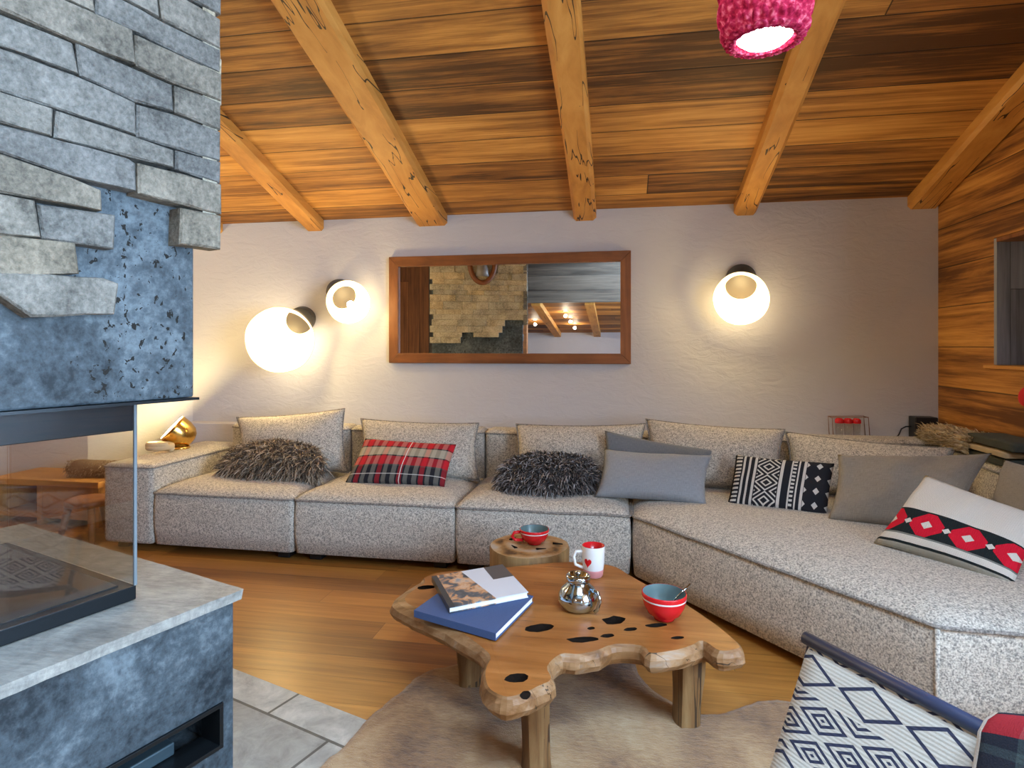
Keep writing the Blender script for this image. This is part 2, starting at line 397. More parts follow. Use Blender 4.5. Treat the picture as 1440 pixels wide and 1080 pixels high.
def sling():
    g = G('woven_diamonds'); u, v, _ = g.sep(g.coord('UV'))
    def band(d, lo, hi): return g.math('MULTIPLY', g.math('GREATER_THAN', d, lo), g.math('LESS_THAN', d, hi))
    # nested lozenges in a chequer, with a row of open lozenges every .228 m
    a = tri(g, u, 1 / .155, .5 - .098 / .155); b = tri(g, v, 1 / .078, .5 - .142 / .078)
    d = g.math('ADD', a, b); dd = g.math('MINIMUM', d, g.math('SUBTRACT', 2.0, d))
    k1 = g.math('MAXIMUM', band(dd, .62, .81), g.math('MAXIMUM', band(dd, .24, .42), g.math('LESS_THAN', dd, .09)))
    vz = g.math('SUBTRACT', g.math('MULTIPLY', g.math('FRACT', g.math('ADD', g.math('DIVIDE', v, .228), .5 - .058 / .228)), .228), .114)
    av = g.math('ABSOLUTE', vz)
    ao = tri(g, u, 1 / .155, .5 - .030 / .155)
    do = g.math('ADD', ao, g.math('DIVIDE', av, .040))
    k2 = band(do, .77, .98)
    col_k = g.math('ADD', g.math('MULTIPLY', k2, g.math('LESS_THAN', av, .046)), g.math('MULTIPLY', k1, g.math('GREATER_THAN', av, .046)))
    w = g.noise(g.map(g.coord('UV'), (180, 520, 1)), 1, 2)
    c = g.mix(w, (.46, .43, .375), (.62, .59, .53))
    col = g.mix(col_k, c, (.035, .04, .075))
    return g.fin(col, .9, 0, g.bump(g.math('ADD', w, tri(g, v, 120)), .3, .004), .2)
M_sling = sling()
def tribal():
    g = G('tribal_weave'); u, v, _ = g.sep(g.coord('UV'))
    W, B = (.62, .60, .57), (.02, .021, .027)
    stripes = g.ramp(u, [(0, B), (.10, W), (.125, B), (.16, W), (.18, B), (.22, W), (.25, B), (.50, W), (.53, B), (.60, W), (.615, B), (.67, W), (.685, B), (.72, W), (.75, B)], 'CONSTANT')
    # zig-zag lozenges between .25 and .50
    z = g.math('ADD', tri(g, u, 4.0, 0), g.math('MULTIPLY', tri(g, v, 3.0, .2), 1.0))
    zz = g.math('GREATER_THAN', g.math('FRACT', g.math('MULTIPLY', z, 2.0)), .62)
    in1 = g.math('MULTIPLY', g.math('GREATER_THAN', u, .26), g.math('LESS_THAN', u, .49))
    # dashes between .53 and .72 and on the left
    da = g.math('GREATER_THAN', tri(g, v, 13), .5)
    in2 = g.math('ADD', g.math('MULTIPLY', g.math('GREATER_THAN', u, .62), g.math('LESS_THAN', u, .655)), g.math('MULTIPLY', g.math('GREATER_THAN', u, .02), g.math('LESS_THAN', u, .085)))
    # lozenge columns on the right
    lz = g.math('LESS_THAN', g.math('ADD', tri(g, u, 8.0, 0.5), tri(g, v, 4.0, 0)), .52)
    in3 = g.math('GREATER_THAN', u, .755)
    k = g.math('MAXIMUM', g.math('MAXIMUM', g.math('MULTIPLY', zz, in1), g.math('MULTIPLY', da, in2)), g.math('MULTIPLY', lz, in3))
    col = g.mix(k, stripes, W)
    return g.fin(col, .92, 0, g.bump(g.noise(g.map(g.coord('UV'), (160, 120, 1)), 1, 2), .35, .006), .15)
M_tribal = tribal()
def nordic():
    g = G('knitted_flowers'); u, v, _ = g.sep(g.coord('UV'))
    W, B, Rd = (.66, .63, .58), (.016, .022, .024), (.62, .012, .035)
    base = g.ramp(v, [(0, (.36, .35, .30)), (.05, B), (.075, W), (.15, (.2, .21, .19)), (.17, B), (.49, W)], 'CONSTANT')
    a = tri(g, u, 3.2, .42); b = g.math('MULTIPLY', g.math('ABSOLUTE', g.math('SUBTRACT', v, .325)), 5.6)
    a1 = g.math('SUBTRACT', 1.0, a); 
    dd = g.math('ADD', g.math('MULTIPLY', a, 1.0), b)
    dia = g.math('LESS_THAN', g.math('MAXIMUM', g.math('MULTIPLY', dd, .78), g.math('MAXIMUM', a, b)), .83)
    ctr = g.math('LESS_THAN', dd, .30); dot = g.math('LESS_THAN', g.math('ADD', a1, b), .22)
    col = g.mix(dia, base, Rd); col = g.mix(ctr, col, W); col = g.mix(dot, col, W)
    kn = g.math('ADD', tri(g, u, 70), tri(g, v, 55))
    return g.fin(col, .95, 0, g.bump(kn, .35, .004), .15)
M_nordic = nordic()
def magcover():
    g = G('magazine_cover'); u, v, _ = g.sep(g.coord('UV'))
    n = g.noise(g.coord('UV'), 4.5, 4, .6, .6)
    ph = g.ramp(n, [(.3, (.03, .035, .04)), (.45, (.12, .13, .14)), (.5, (.55, .27, .12)), (.6, (.62, .42, .28)), (.72, (.10, .22, .32))])
    k = g.math('GREATER_THAN', u, g.math('ADD', .58, g.math('MULTIPLY', v, -.18)))
    k2 = g.math('MULTIPLY', g.math('GREATER_THAN', u, .72), g.math('GREATER_THAN', v, .55))
    col = g.mix(k, ph, (.66, .68, .74)); col = g.mix(k2, col, (.09, .08, .08))
    col = g.mix(g.math('LESS_THAN', u, .07), col, (.04, .045, .05))
    return g.fin(col, .3)
M_cover = magcover()
def knit():
    g = G('pink_knit'); v = g.coord()
    n = g.noise(v, 60, 2)
    col = g.ramp(n, [(.3, (.13, .006, .022)), (.52, (.27, .018, .055)), (.72, (.50, .13, .20))])
    d = g.n('BsdfDiffuse', {0: col}); t = g.n('BsdfTranslucent', {0: col})
    mx = g.n('MixShader', {0: .22, 1: d.outputs[0], 2: t.outputs[0]})
    g.nt.links.new(mx.outputs[0], g.out.inputs[0]); return g.m
M_knit = knit()
def log_end():
    g = G('log_end_grain'); v = g.coord(); x, y, z = g.sep(v)
    r = g.math('SQRT', g.math('ADD', g.math('MULTIPLY', x, x), g.math('MULTIPLY', y, y)))
    rr = g.math('ADD', g.math('MULTIPLY', r, 60), g.math('MULTIPLY', g.noise(v, 8, 4), 5))
    f = g.math('ADD', g.math('MULTIPLY', g.math('SINE', rr), .16), g.noise(v, 9, 4, .6))
    col = g.ramp(f, [(.28, (.08, .04, .018)), (.45, (.32, .17, .06)), (.62, (.42, .29, .16)), (.8, (.40, .35, .30))])
    return g.fin(col, .6, 0, g.bump(f, .4, .006), .3)
M_logend = log_end()
def nichewood():
    return planks('grey_boards', [(.2, (.16, .17, .20)), (.5, (.33, .35, .40)), (.9, (.50, .52, .57))], .16, 2.5, 2, 1, .02)
M_niche = nichewood()
M_rear = planks('grey_brown_boards', [(.2, (.035, .025, .017)), (.5, (.10, .075, .055)), (.9, (.19, .15, .11))], .26, 3.5, 0, 2, .012)
M_plaid_dark = plain('dark_wool', (.05, .055, .045), .95, 0, .3, 200)
M_wool_tan = plain('tan_wool', (.45, .34, .2), .95, 0, .3, 200)

# ------------------------------------------------------------------ the setting
SL = .3036
def cz(y): return 2.40 + (4.65 - y) * SL            # underside of the sloping ceiling
XW = 2.18
tag(boxo('floor', -5.6, 2.6, -5.4, 4.9, -.12, 0, M_floor, bev=0), kind='structure')
def ceiling():
    bm = bmesh.new()
    P = [(-5.6, 4.9, cz(4.9)), (-5.6, -1.3, cz(-1.3)), (-5.6, -1.3, cz(-1.3) + .12), (-5.6, 4.9, cz(4.9) + .12)]
    prism(bm, P, (8.2, 0, 0)); o = obm('ceiling', bm, M_ceil)
    cut(o, [boxo('c', a, b, c, d, 3.0, 4.6, M_dark, bev=0) for a, b, c, d in ADDED_SKY]); return o
ADDED_SKY = [(-.10, .76, -.95, .25), (1.05, 1.92, -.95, .25)]  # skylights added out of view behind the camera for brighter daylight fill
tag(ceiling(), kind='structure')
for i, (a, b, c, d) in enumerate(ADDED_SKY):  # frames and panes of the added skylights
    bm = bmesh.new()
    for x0, x1, y0, y1 in ((a, a + .06, c, d), (b - .06, b, c, d), (a + .06, b - .06, c, c + .06), (a + .06, b - .06, d - .06, d)):
        prism(bm, [(x0, y0, cz(y0) + .02), (x1, y0, cz(y0) + .02), (x1, y1, cz(y1) + .02), (x0, y1, cz(y1) + .02)], (0, 0, .10), .003)
    w = obm('window_%d' % (i + 4), bm, M_beam)
    bm = bmesh.new(); prism(bm, [(a + .05, c + .05, cz(c + .05) + .08), (b - .05, c + .05, cz(c + .05) + .08), (b - .05, d - .05, cz(d - .05) + .08), (a + .05, d - .05, cz(d - .05) + .08)], (0, 0, .006))
    obm('pane', bm, M_pane, w); tag(w, kind='structure')
# back wall with a blunt turn at its left end
bm = bmesh.new()
prism(bm, [(2.46, 4.65, 0), (2.46, 4.9, 0), (-3.75, 4.9, 0), (-3.62, 4.65, 0)], (0, 0, 2.40))
tag(obm('wall_back', bm, M_plaster), kind='structure')
bm = bmesh.new(); prism(bm, [(-3.62, 4.65, 0), (-3.75, 4.9, 0), (-4.45, 4.55, 0), (-4.32, 4.30, 0)], (0, 0, 2.49))
tag(obm('wall_back_corner', bm, M_plaster), kind='structure')
bm = bmesh.new(); prism(bm, [(-4.32, 4.30, 0), (-4.45, 4.55, 0), (-5.6, 4.55, 0), (-5.6, 4.30, 0)], (0, 0, 2.51))
tag(obm('wall_left_end', bm, M_plaster), kind='structure')
bm = bmesh.new(); prism(bm, [(-4.78, -5.4, 0), (-4.78, -1.3, 0), (-4.78, 2.3, 0), (-4.78, 2.3, cz(2.3)), (-4.78, -1.3, cz(-1.3)), (-4.78, -1.42, 2.2), (-4.78, -5.4, 1.7)], (-.22, 0, 0))
tag(obm('wall_left', bm, M_left), kind='structure')
bm = bmesh.new(); prism(bm, [(-5.45, 2.2, 0), (-5.45, 4.3, 0), (-5.45, 4.3, cz(4.3)), (-5.45, 2.2, cz(2.2))], (-.15, 0, 0))
tag(obm('wall_left_alcove', bm, M_plaster), kind='structure')
tag(boxo('wall_left_return', -5.45, -5.0, 2.18, 2.30, 0, cz(2.30), M_plaster, bev=0), kind='structure')
tag(boxo('wall_rear_left', -4.78, -1.78, -1.42, -1.30, 0, cz(-1.3), M_left, bev=0), kind='structure')
# right wall: board cladding with window openings and a niche
bm = bmesh.new(); prism(bm, [(XW, -5.4, 0), (XW, 4.65, 0), (XW, 4.65, cz(4.65)), (XW, -1.3, cz(-1.3)), (XW, -1.42, 2.2), (XW, -5.4, 1.7)], (.30, 0, 0))
wr = obm('wall_right', bm, M_right)
WIN = [(-1.05, 1.15, .55, 2.45), (-4.6, -2.3, .5, 1.62)]
cs = [boxo('c', XW - .1, XW + .5, a, b, c, d, M_dark, bev=0) for a, b, c, d in WIN]
cs.append(boxo('c', XW - .1, XW + .20, 3.30, 4.014, 1.237, 1.993, M_dark, bev=0))
cut(wr, cs); tag(wr, kind='structure')
for i, (a, b, c, d) in enumerate(WIN):
    w = boxo('window_%d' % (i + 1), XW + .14, XW + .20, a, a + .07, c, d, M_bench, bev=.004)
    bm = bmesh.new()
    n = 3
    for k in range(n + 1):
        y = a + (b - a) * k / n; y0 = min(max(y - .035, a), b - .07)
        if k: box(bm, XW + .14, XW + .20, y0, y0 + .07, c, d, .004)
    for z0 in (c, d - .07): box(bm, XW + .145, XW + .195, a + .07, b - .07, z0, z0 + .07, .004)
    obm('window_frame', bm, M_bench, w)
    boxo('pane', XW + .165, XW + .171, a + .05, b - .05, c + .05, d - .05, M_pane, w, bev=0)
    boxo('window_sill', XW - .03, XW + .14, a - .03, b + .03, c - .03, c, M_bench, w)
    tag(w, kind='structure')
# shuttered niche in the right wall
w = boxo('window_3', XW + .175, XW + .20, 3.31, 4.005, 1.245, 1.985, M_niche, bev=.002)
boxo('jamb_boards', XW - .002, XW + .174, 3.986, 4.0135, 1.245, 1.99, planks('jamb_grey_boards', [(.2, (.14, .15, .18)), (.5, (.28, .30, .35)), (.9, (.44, .46, .52))], .075, 2.5, 2, 0, .02), w, .002)
boxo('window_sill', XW - .03, XW + .17, 3.27, 4.07, 1.222, 1.244, M_beam, w)
bm = bmesh.new(); box(bm, XW - .005, XW + .175, 3.30, 3.985, 1.965, 1.99, .003)
box(bm, XW - .005, XW + .175, 3.302, 3.33, 1.245, 1.965, .003)
obm('window_frame', bm, M_frame, w)
tag(w, kind='structure')
# rear part of the room (seen in the mirror)
tag(boxo('wall_header', -1.78, 2.18, -1.42, -1.30, 2.13, cz(-1.3), M_rear, bev=0), kind='structure')
bm = bmesh.new(); prism(bm, [(-5.0, -1.42, 2.20), (-5.0, -5.4, 1.70), (-5.0, -5.4, 1.80), (-5.0, -1.42, 2.32)], (7.6, 0, 0))
tag(obm('ceiling_rear', bm, M_ceil), kind='structure')
tag(boxo('wall_rear', -5.0, 2.46, -5.6, -5.4, 0, 1.75, M_plaster, bev=0), kind='structure')
tag(boxo('trim_1', -1.76, -1.62, -1.5, -1.36, 0, 2.13, M_frame), kind='structure')
# stone strip of floor round the hearth
AX, BX = Vector((-math.sin(R(19)), -math.cos(R(19)), 0)), Vector((-math.cos(R(19)), math.sin(R(19)), 0))
HC = Vector((-1.101, 1.633, 0))                       # hearth slab corner on the ground
def H(v): return HC + AX * v.x + BX * v.y + Vector((0, 0, v.z))
bdir = (Vector((-.932, 2.067, 0)) - Vector((-1.605, 2.293, 0))).normalized(); c0 = Vector((-.86, 2.04, 0))
bm = bmesh.new()
p = [c0, c0 - bdir * 1.75, c0 - bdir * 1.75 + AX * .30, c0 - bdir * .55 + AX * 2.6, c0 + AX * 2.6 + BX * -.02]
prism(bm, [(q.x, q.y, .001) for q in p], (0, 0, .005))
tag(obm('floor_stone', bm, M_tiles), kind='structure')
# ledge behind the sofa
tag(boxo('trim_2', -3.60, 2.17, 4.52, 4.65, .0, .715, M_plaster, bev=.006), kind='structure')

# ceiling beams
def beam(x0, x1, label, yend=4.652, drop=.085, back=-1.3):
    pts = []
    n = 26; bm = bmesh.new(); rings = []
    for i in range(n + 1):
        y = yend + (back - yend) * i / n; zc = cz(y)
        j = [noise.noise(Vector((x0 * 3 + k * 7.1, y * .9, 2))) * .010 for k in range(4)]
        dz = drop * (1 + .15 * noise.noise(Vector((x0, y * .7, 5))))
        ch = .022
        rings.append([bm.verts.new(v) for v in ((x0 + j[0], y, zc + .03), (x0 + j[0], y, zc - dz + ch), (x0 + ch + j[1], y, zc - dz), (x1 - ch + j[2], y, zc - dz), (x1 + j[3], y, zc - dz + ch), (x1 + j[3], y, zc + .03))])
    for A, B in zip(rings, rings[1:]):
        for k in range(6): bm.faces.new([A[k], A[(k + 1) % 6], B[(k + 1) % 6], B[k]])
    bm.faces.new(rings[0]); bm.faces.new(rings[-1])
    o = obm('ceiling_beam', bm, M_beam); sharp(o, 30); tag(o, label, 'beam', 'ceiling beams'); return o
beam(-3.50, -3.335, 'short stub of honey wood ceiling beam just beside the stone chimney top')
beam(-2.568, -2.40, 'honey wood ceiling beam ending above the largest glowing wall lamp')
beam(-1.60, -1.35, 'widest ceiling beam, ending above the upper left corner of the mirror')
beam(-.345, -.172, 'cracked ceiling beam ending above the right part of the mirror')
beam(.828, .982, 'ceiling beam running behind the pink knitted pendant lamp')
beam(1.988, 2.185, 'ceiling beam along the board-clad right wall')

# ------------------------------------------------------------------ fireplace
fp = thing('fireplace', tuple(HC), 'blue grey concrete and stone corner fireplace with glass sides', 'fireplace')
def fbox(name, a0, a1, b0, b1, z0, z1, m, parent=fp, bev=.004):
    return boxo(name, a0, a1, b0, b1, z0, z1, m, parent, bev, fr=H)
pl = fbox('plinth', .02, 2.3, .02, 1.35, 0.002, .60, M_plinth, bev=.004)
SA0, SA1, SZ0, SZ1 = .056, .62, .185, .318
c = boxo('c', SA0, SA1, -.1, .26, SZ0, SZ1, M_conc, bev=0, fr=H)
cut(pl, [c])
def slab():
    bm = bmesh.new(); t = bmesh.new(); bmesh.ops.create_cube(t, size=1)
    for v in t.verts: v.co = Vector((0 + (v.co.x + .5) * 2.3, (v.co.y + .5) * 1.37, .60 + (v.co.z + .5) * .03))
    bmesh.ops.subdivide_edges(t, edges=[e for e in t.edges if abs((e.verts[0].co - e.verts[1].co).z) < .001], cuts=40, use_grid_fill=True)
    for v in t.verts:
        if v.co.x < .001 or v.co.y < .001:
            k = noise.noise(v.co * 14) * .004 + noise.noise(v.co * 45) * .002
            if v.co.x < .001: v.co.x += k + (.004 if v.co.z < .61 else 0)
            if v.co.y < .001: v.co.y += k + (.004 if v.co.z < .61 else 0)
    for v in t.verts: v.co = H(v.co)
    merge(bm, t); return obm('hearth_slab', bm, M_slab, fp)
slab()
# air slot
bm = bmesh.new(); w = .013
for a0, a1, z0, z1 in ((SA0 + .001, SA1, SZ0 + .001, SZ0 + w), (SA0 + .001, SA1, SZ1 - w, SZ1 - .001), (SA0 + .001, SA0 + w, SZ0 + w, SZ1 - w), (SA1 - w, SA1, SZ0 + w, SZ1 - w)):
    box(bm, a0, a1, .014, .10, z0, z1, .001, H)
sl = obm('air_slot', bm, M_steel, fp)
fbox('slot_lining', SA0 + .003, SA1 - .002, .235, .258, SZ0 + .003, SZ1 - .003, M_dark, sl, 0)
fbox('slot_damper', SA0 + .10, SA1 - .02, .09, .15, SZ0 + .014, SZ0 + .05, plain('blued_steel', (.10, .16, .20), .3, .6), sl)
# fire tray and upper frame
ty = fbox('fire_tray', .20, 1.7, .20, .98, .632, .672, M_steel, bev=.003)
fbox('tray_glass', .232, 1.66, .232, .95, .668, .676, plain('black_ceramic', (.012, .016, .02), .06), ty, .001)
for i in range(3):
    bm = bmesh.new(); y = .42 + .2 * i
    a0 = H(Vector((.5 + .1 * i, y, .715))); a1 = H(Vector((1.3, y + .06 * (i - 1), .715 + .0 * i)))
    tube(bm, [a0, a0.lerp(a1, .3), a0.lerp(a1, .7), a1], [.034, .04, .038, .033], 12)
    tag(obm('firewood_log', bm, plain('charred_log%d' % i, (.05, .045, .04), .9, 0, .6, 30), None, True, loc=a0), ['charred log in the fire tray nearest the front glass', 'charred log lying in the middle of the fire tray', 'charred log in the fire tray nearest the back glass'][i], 'log', 'logs in the fire tray')
bm = bmesh.new()
for q in ((.205, 1.68, .205, .235), (.205, 1.68, .945, .975), (.205, .235, .235, .945), (1.65, 1.68, .235, .945)): box(bm, q[0], q[1], q[2], q[3], 1.112, 1.198, .002, H)
obm('upper_frame', bm, M_steel, fp)
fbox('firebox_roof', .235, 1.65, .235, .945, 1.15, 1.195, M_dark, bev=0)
for nm, q in (('front_glass', (.20, 1.65, .200, .206)), ('side_glass', (.200, .206, .207, .97)), ('back_glass', (.207, 1.65, .964, .970))):
    fbox(nm, q[0], q[1], q[2], q[3], .672, 1.19, M_glass, fp, 0)
fbox('glass_edge', .1985, .2065, .1985, .2065, .672, 1.19, plain('glass_edge_grey', (.16, .20, .23), .25), bev=.001)
fbox('rear_column', 1.68, 2.28, .15, 1.30, .632, 1.20, M_conc, bev=.004)
# hood
fbox('chimney_hood', .095, 2.3, .095, 1.255, 1.2045, 3.18, M_conc, bev=.006)
bm = bmesh.new(); box(bm, .085, 2.3, .085, .20, 1.196, 1.2035, 0, H); box(bm, .085, .20, .2001, 1.262, 1.196, 1.2035, 0, H)
obm('hood_lip', bm, M_steel, fp)
# stone cladding: every stone a prism on the hood's two visible faces
def stone_poly(bm, pts, t, face):
    # pts (s,z); jitter and densify
    q = []
    n = len(pts)
    cx = sum(p[0] for p in pts) / n; cy = sum(p[1] for p in pts) / n
    for i in range(n):
        a, b = Vector(pts[i]), Vector(pts[(i + 1) % n]); L = (b - a).length; k = max(1, int(L / .05))
        for j in range(k):
            p = a.lerp(b, j / k)
            g = noise.noise(Vector((p.x * 18, p.y * 18, 3.3))) * .0045 if j else 0
            d = (Vector((cx, cy)) - p).normalized() * -.0012
            pp = p + d + Vector((g * .5, g * .8)); q.append(pp)
    t0 = bmesh.new(); back = []; front = []; fr2 = []
    for p in q:
        i = Vector((cx, cy)) - p; i = i.normalized() * min(.006, i.length * .3)
        tz = t + noise.noise(Vector((p.x * 9, p.y * 9, cx * 20))) * .005
        for lst, off, ins in ((back, -.004, 0), (front, tz - .006, 0), (fr2, tz, 1)):
            pp = p + i * ins
            lst.append(t0.verts.new(H(Vector((.095 + pp.x, .095 - off, pp.y))) if face == 0 else H(Vector((.095 - off, .095 + pp.x, pp.y)))))
    m = len(q)
    for A, B in ((back, front), (front, fr2)):
        for i in range(m): t0.faces.new([A[i], A[(i + 1) % m], B[(i + 1) % m], B[i]])
    f = t0.faces.new(fr2); r = bmesh.ops.triangulate(t0, faces=[f]); 
    bmesh.ops.recalc_face_normals(t0, faces=t0.faces[:]); merge(bm, t0)
LAY = [
 [(.62, 1.505), (.271, 1.522), (.235, 1.511), (.244, 1.433), (.421, 1.419), (.482, 1.466), (.62, 1.49)],
 [(.72, 1.592), (.332, 1.600), (.324, 1.527), (.435, 1.508), (.72, 1.509)],
 [(.78, 1.685), (.417, 1.683), (.405, 1.602), (.47, 1.597), (.78, 1.592)],
 [(.409, 1.677), (.241, 1.684), (.244, 1.598), (.398, 1.600)],
 [(.86, 1.775), (.48, 1.773), (.335, 1.753), (.275, 1.739), (.273, 1.689), (.86, 1.689)],
 [(.86, 1.835), (.209, 1.835), (.193, 1.828), (.191, 1.757), (.335, 1.757), (.48, 1.777), (.86, 1.779)],
 [(.187, 1.829), (-.05, 1.829), (-.05, 1.741), (.188, 1.750)],
 [(.072, 1.735), (-.05, 1.737), (-.05, 1.638), (.076, 1.635)],
 [(.72, 1.912), (.381, 1.904), (.384, 1.840), (.72, 1.839)],
 [(.372, 1.902), (.200, 1.898), (.093, 1.889), (.090, 1.843), (.375, 1.840)],
 [(.084, 1.892), (-.05, 1.895), (-.05, 1.833), (.086, 1.840)],
 [(.76, 2.003), (.335, 2.001), (.193, 1.984), (.192, 1.902), (.384, 1.910), (.76, 1.917)],
 [(.186, 1.983), (.093, 1.988), (-.05, 1.984), (-.05, 1.899), (.187, 1.899)],
 [(.68, 2.082), (.338, 2.076), (.325, 2.008), (.435, 2.012), (.68, 2.008)],
 [(.330, 2.080), (.095, 2.068), (.092, 1.997), (.195, 1.990), (.322, 2.005)],
 [(.088, 2.068), (-.05, 2.070), (-.05, 1.990), (.088, 1.996)],
 [(.80, 2.166), (.202, 2.168), (.193, 2.086), (.34, 2.082), (.48, 2.088), (.80, 2.088)],
 [(.195, 2.160), (.07, 2.157), (-.05, 2.155), (-.05, 2.076), (.09, 2.074), (.19, 2.082)],
 [(.70, 2.250), (.30, 2.240), (.29, 2.172), (.70, 2.172)],
 [(.285, 2.240), (.08, 2.228), (-.05, 2.224), (-.05, 2.160), (.07, 2.163), (.285, 2.172)],
 [(.55, 2.325), (.14, 2.328), (.13, 2.238), (.30, 2.246), (.55, 2.252)],
 [(.134, 2.328), (-.05, 2.316), (-.05, 2.230), (.124, 2.236)],
]
bm = bmesh.new(); rs = random.Random(4)
for p in LAY: stone_poly(bm, p, rs.uniform(.049, .057), 0)
z = 2.33
while z < 3.12:
    h = rs.uniform(.065, .10); s = -.05
    while s < 1.8:
        L = rs.uniform(.16, .40); stone_poly(bm, [(s + L, z + h), (s, z + h), (s, z), (s + L, z)], rs.uniform(.049, .057), 0); s += L
    z += h
z = 1.43
while z < 2.33:
    h = rs.uniform(.075, .095); s = .88
    while s < 1.8:
        L = rs.uniform(.16, .40); stone_poly(bm, [(s + L, z + h), (s, z + h), (s, z), (s + L, z)], rs.uniform(.049, .057), 0); s += L
    z += h
obm('stone_cladding', bm, M_stone, fp)
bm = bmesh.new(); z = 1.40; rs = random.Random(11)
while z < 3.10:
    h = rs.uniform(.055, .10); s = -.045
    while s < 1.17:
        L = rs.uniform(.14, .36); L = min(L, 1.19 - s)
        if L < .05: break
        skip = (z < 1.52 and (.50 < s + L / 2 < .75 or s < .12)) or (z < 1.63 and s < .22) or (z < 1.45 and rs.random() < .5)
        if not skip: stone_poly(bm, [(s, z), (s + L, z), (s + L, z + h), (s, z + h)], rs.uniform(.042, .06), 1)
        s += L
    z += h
obm('stone_cladding', bm, M_stone_lit, fp)
# trophy on the far face of the chimney (seen in the mirror)
tc = H(Vector((.03, .63, 2.22)))
tr = thing('wall_trophy', tuple(tc), 'brown leather strap and grey horn hung on the stone chimney, seen in the mirror', 'wall ornament')
bm = bmesh.new(); tube(bm, [tc + BX * (.16 * math.cos(t)) + AX * -.015 + Vector((0, 0, .20 - .26 * math.sin(t) * (1 if math.sin(t) > 0 else .2))) for t in [R(180) * i / 16 for i in range(17)]], .032, 10)
obm('strap', bm, M_leather, tr, True)
latheo('horn_bell', tc + Vector((0, 0, .22)) - AX * .02, (0, 0, -1), [(.0, 0), (.045, .01), (.075, .12), (.085, .2), (.07, .2), (.0, .19)], M_horn, tr, 20)

# ------------------------------------------------------------------ sofa
def offset_poly(pts, d):
    n = len(pts); out = []
    for i in range(n):
        p, a, b = Vector(pts[i]), Vector(pts[i - 1]), Vector(pts[(i + 1) % n])
        e1, e2 = (p - a).normalized(), (b - p).normalized(); n1, n2 = Vector((-e1.y, e1.x)), Vector((-e2.y, e2.x))
        m = (n1 + n2); m = m / max(.3, m.dot(n1)) if m.length > 1e-6 else n1
        out.append(p + m * d)
    return out
def round_poly(pts, r, seg=4, step=.12, counts=None):
    """ccw polygon -> rounded corners, densified edges; counts fixes the number of points per edge"""
    n = len(pts); out = []; cn = []
    for i in range(n):
        p, a, b = Vector(pts[i]), Vector(pts[i - 1]), Vector(pts[(i + 1) % n])
        u, v = (a - p).normalized(), (b - p).normalized()
        for k in range(seg + 1):
            t = k / seg; out.append((p + u * r) * (1 - t) ** 2 + p * 2 * t * (1 - t) + (p + v * r) * t ** 2)
        e0, e1 = p + v * r, b - v * r; L = (e1 - e0).length; m = counts[i] if counts else max(1, int(L / step)); cn.append(m)
        for k in range(1, m): out.append(e0.lerp(e1, k / m))
    round_poly.counts = cn
    return out
def seat(parent, poly, z0=.045, zp=.385, top=.452, seed=0.0):
    base = round_poly(poly, .035); cnt = round_poly.counts; n = len(base); bm = bmesh.new(); rings = []
    prof = [(.03, z0), (.004, z0 + .01), (-.004, z0 + .12), (-.006, zp - .12), (.0, zp), (.010, zp + .016), (.035, zp + .034), (.09, zp + .052), (.18, top - .004), (.30, top)]
    for ins, z in prof:
        q = round_poly(offset_poly(poly, ins), .035 + max(0, ins) * .35, counts=cnt); rg = []
        for p in q:
            w = noise.noise(Vector((p.x * 4, p.y * 4, z * 5 + seed))) * .006
            rg.append(bm.verts.new((p.x, p.y, z + (w if z > z0 + .02 else 0))))
        rings.append(rg)
    for A, B in zip(rings, rings[1:]):
        for i in range(n): bm.faces.new([A[i], A[(i + 1) % n], B[(i + 1) % n], B[i]])
    bm.faces.new(rings[0][::-1]); c = bm.verts.new(sum((v.co for v in rings[-1]), Vector()) / n + Vector((0, 0, .002)))
    for i in range(n): bm.faces.new([rings[-1][i], rings[-1][(i + 1) % n], c])
    o = obm('seat', bm, M_tweed, parent, True)
    q = offset_poly(base, -.003)
    tubeo('seat_piping', [(p.x, p.y, zp + .004 + noise.noise(Vector((p.x * 4, p.y * 4, zp * 5 + seed))) * .006) for p in q], .0075, M_piping, parent, 8, True)
    return o
def softbox(name, parent, x0, x1, y0, y1, z0, z1, r=.045, m=None, piping=True):
    bm = bmesh.new(); box(bm, x0, x1, y0, y1, z0, z1, r, None, 3)
    o = obm(name, bm, m or M_tweed, parent, True)
    if piping:
        q = round_poly([Vector((x0 + .004, y0 + .004)), Vector((x1 - .004, y0 + .004)), Vector((x1 - .004, y1 - .004)), Vector((x0 + .004, y1 - .004))], r, 4)
        tubeo(name + '_piping', [(p.x, p.y, z1 - r + .012) for p in offset_poly(q, -.004)], .0065, M_piping, parent, 8, True)
    return o
def feet(parent, pts):
    for x, y in pts: boxo('foot', x - .04, x + .04, y - .04, y + .04, .0, .05, M_black, parent, .004)
def section(loc, label, poly, bx0, bx1, seed):
    t = thing('sofa_section', loc, label, 'sofa', 'sections of the corner sofa')
    seat(t, [Vector(p) for p in poly], seed=seed)
    softbox('backrest', t, bx0, bx1, 4.305, 4.515, .05, .748, .04)
    return t
YF, YB = 3.5, 4.30
s1 = section((-2.5, 4.0, 0), 'left end section of the beige tweed sofa with the armrest', [(-3.018, YF), (-2.024, YF), (-2.024, YB), (-3.018, YB)], -3.018, -2.024, 1)
softbox('armrest', s1, -3.40, -3.024, YF - .005, 4.5, .045, .575, .035)
feet(s1, [(-3.3, 3.6), (-2.12, 3.6), (-3.3, 4.4), (-2.12, 4.4)])
s2 = section((-1.5, 4.0, 0), 'tweed sofa section carrying the red tartan cushion', [(-2.014, YF), (-.976, YF), (-.976, YB), (-2.014, YB)], -2.014, -.976, 2)
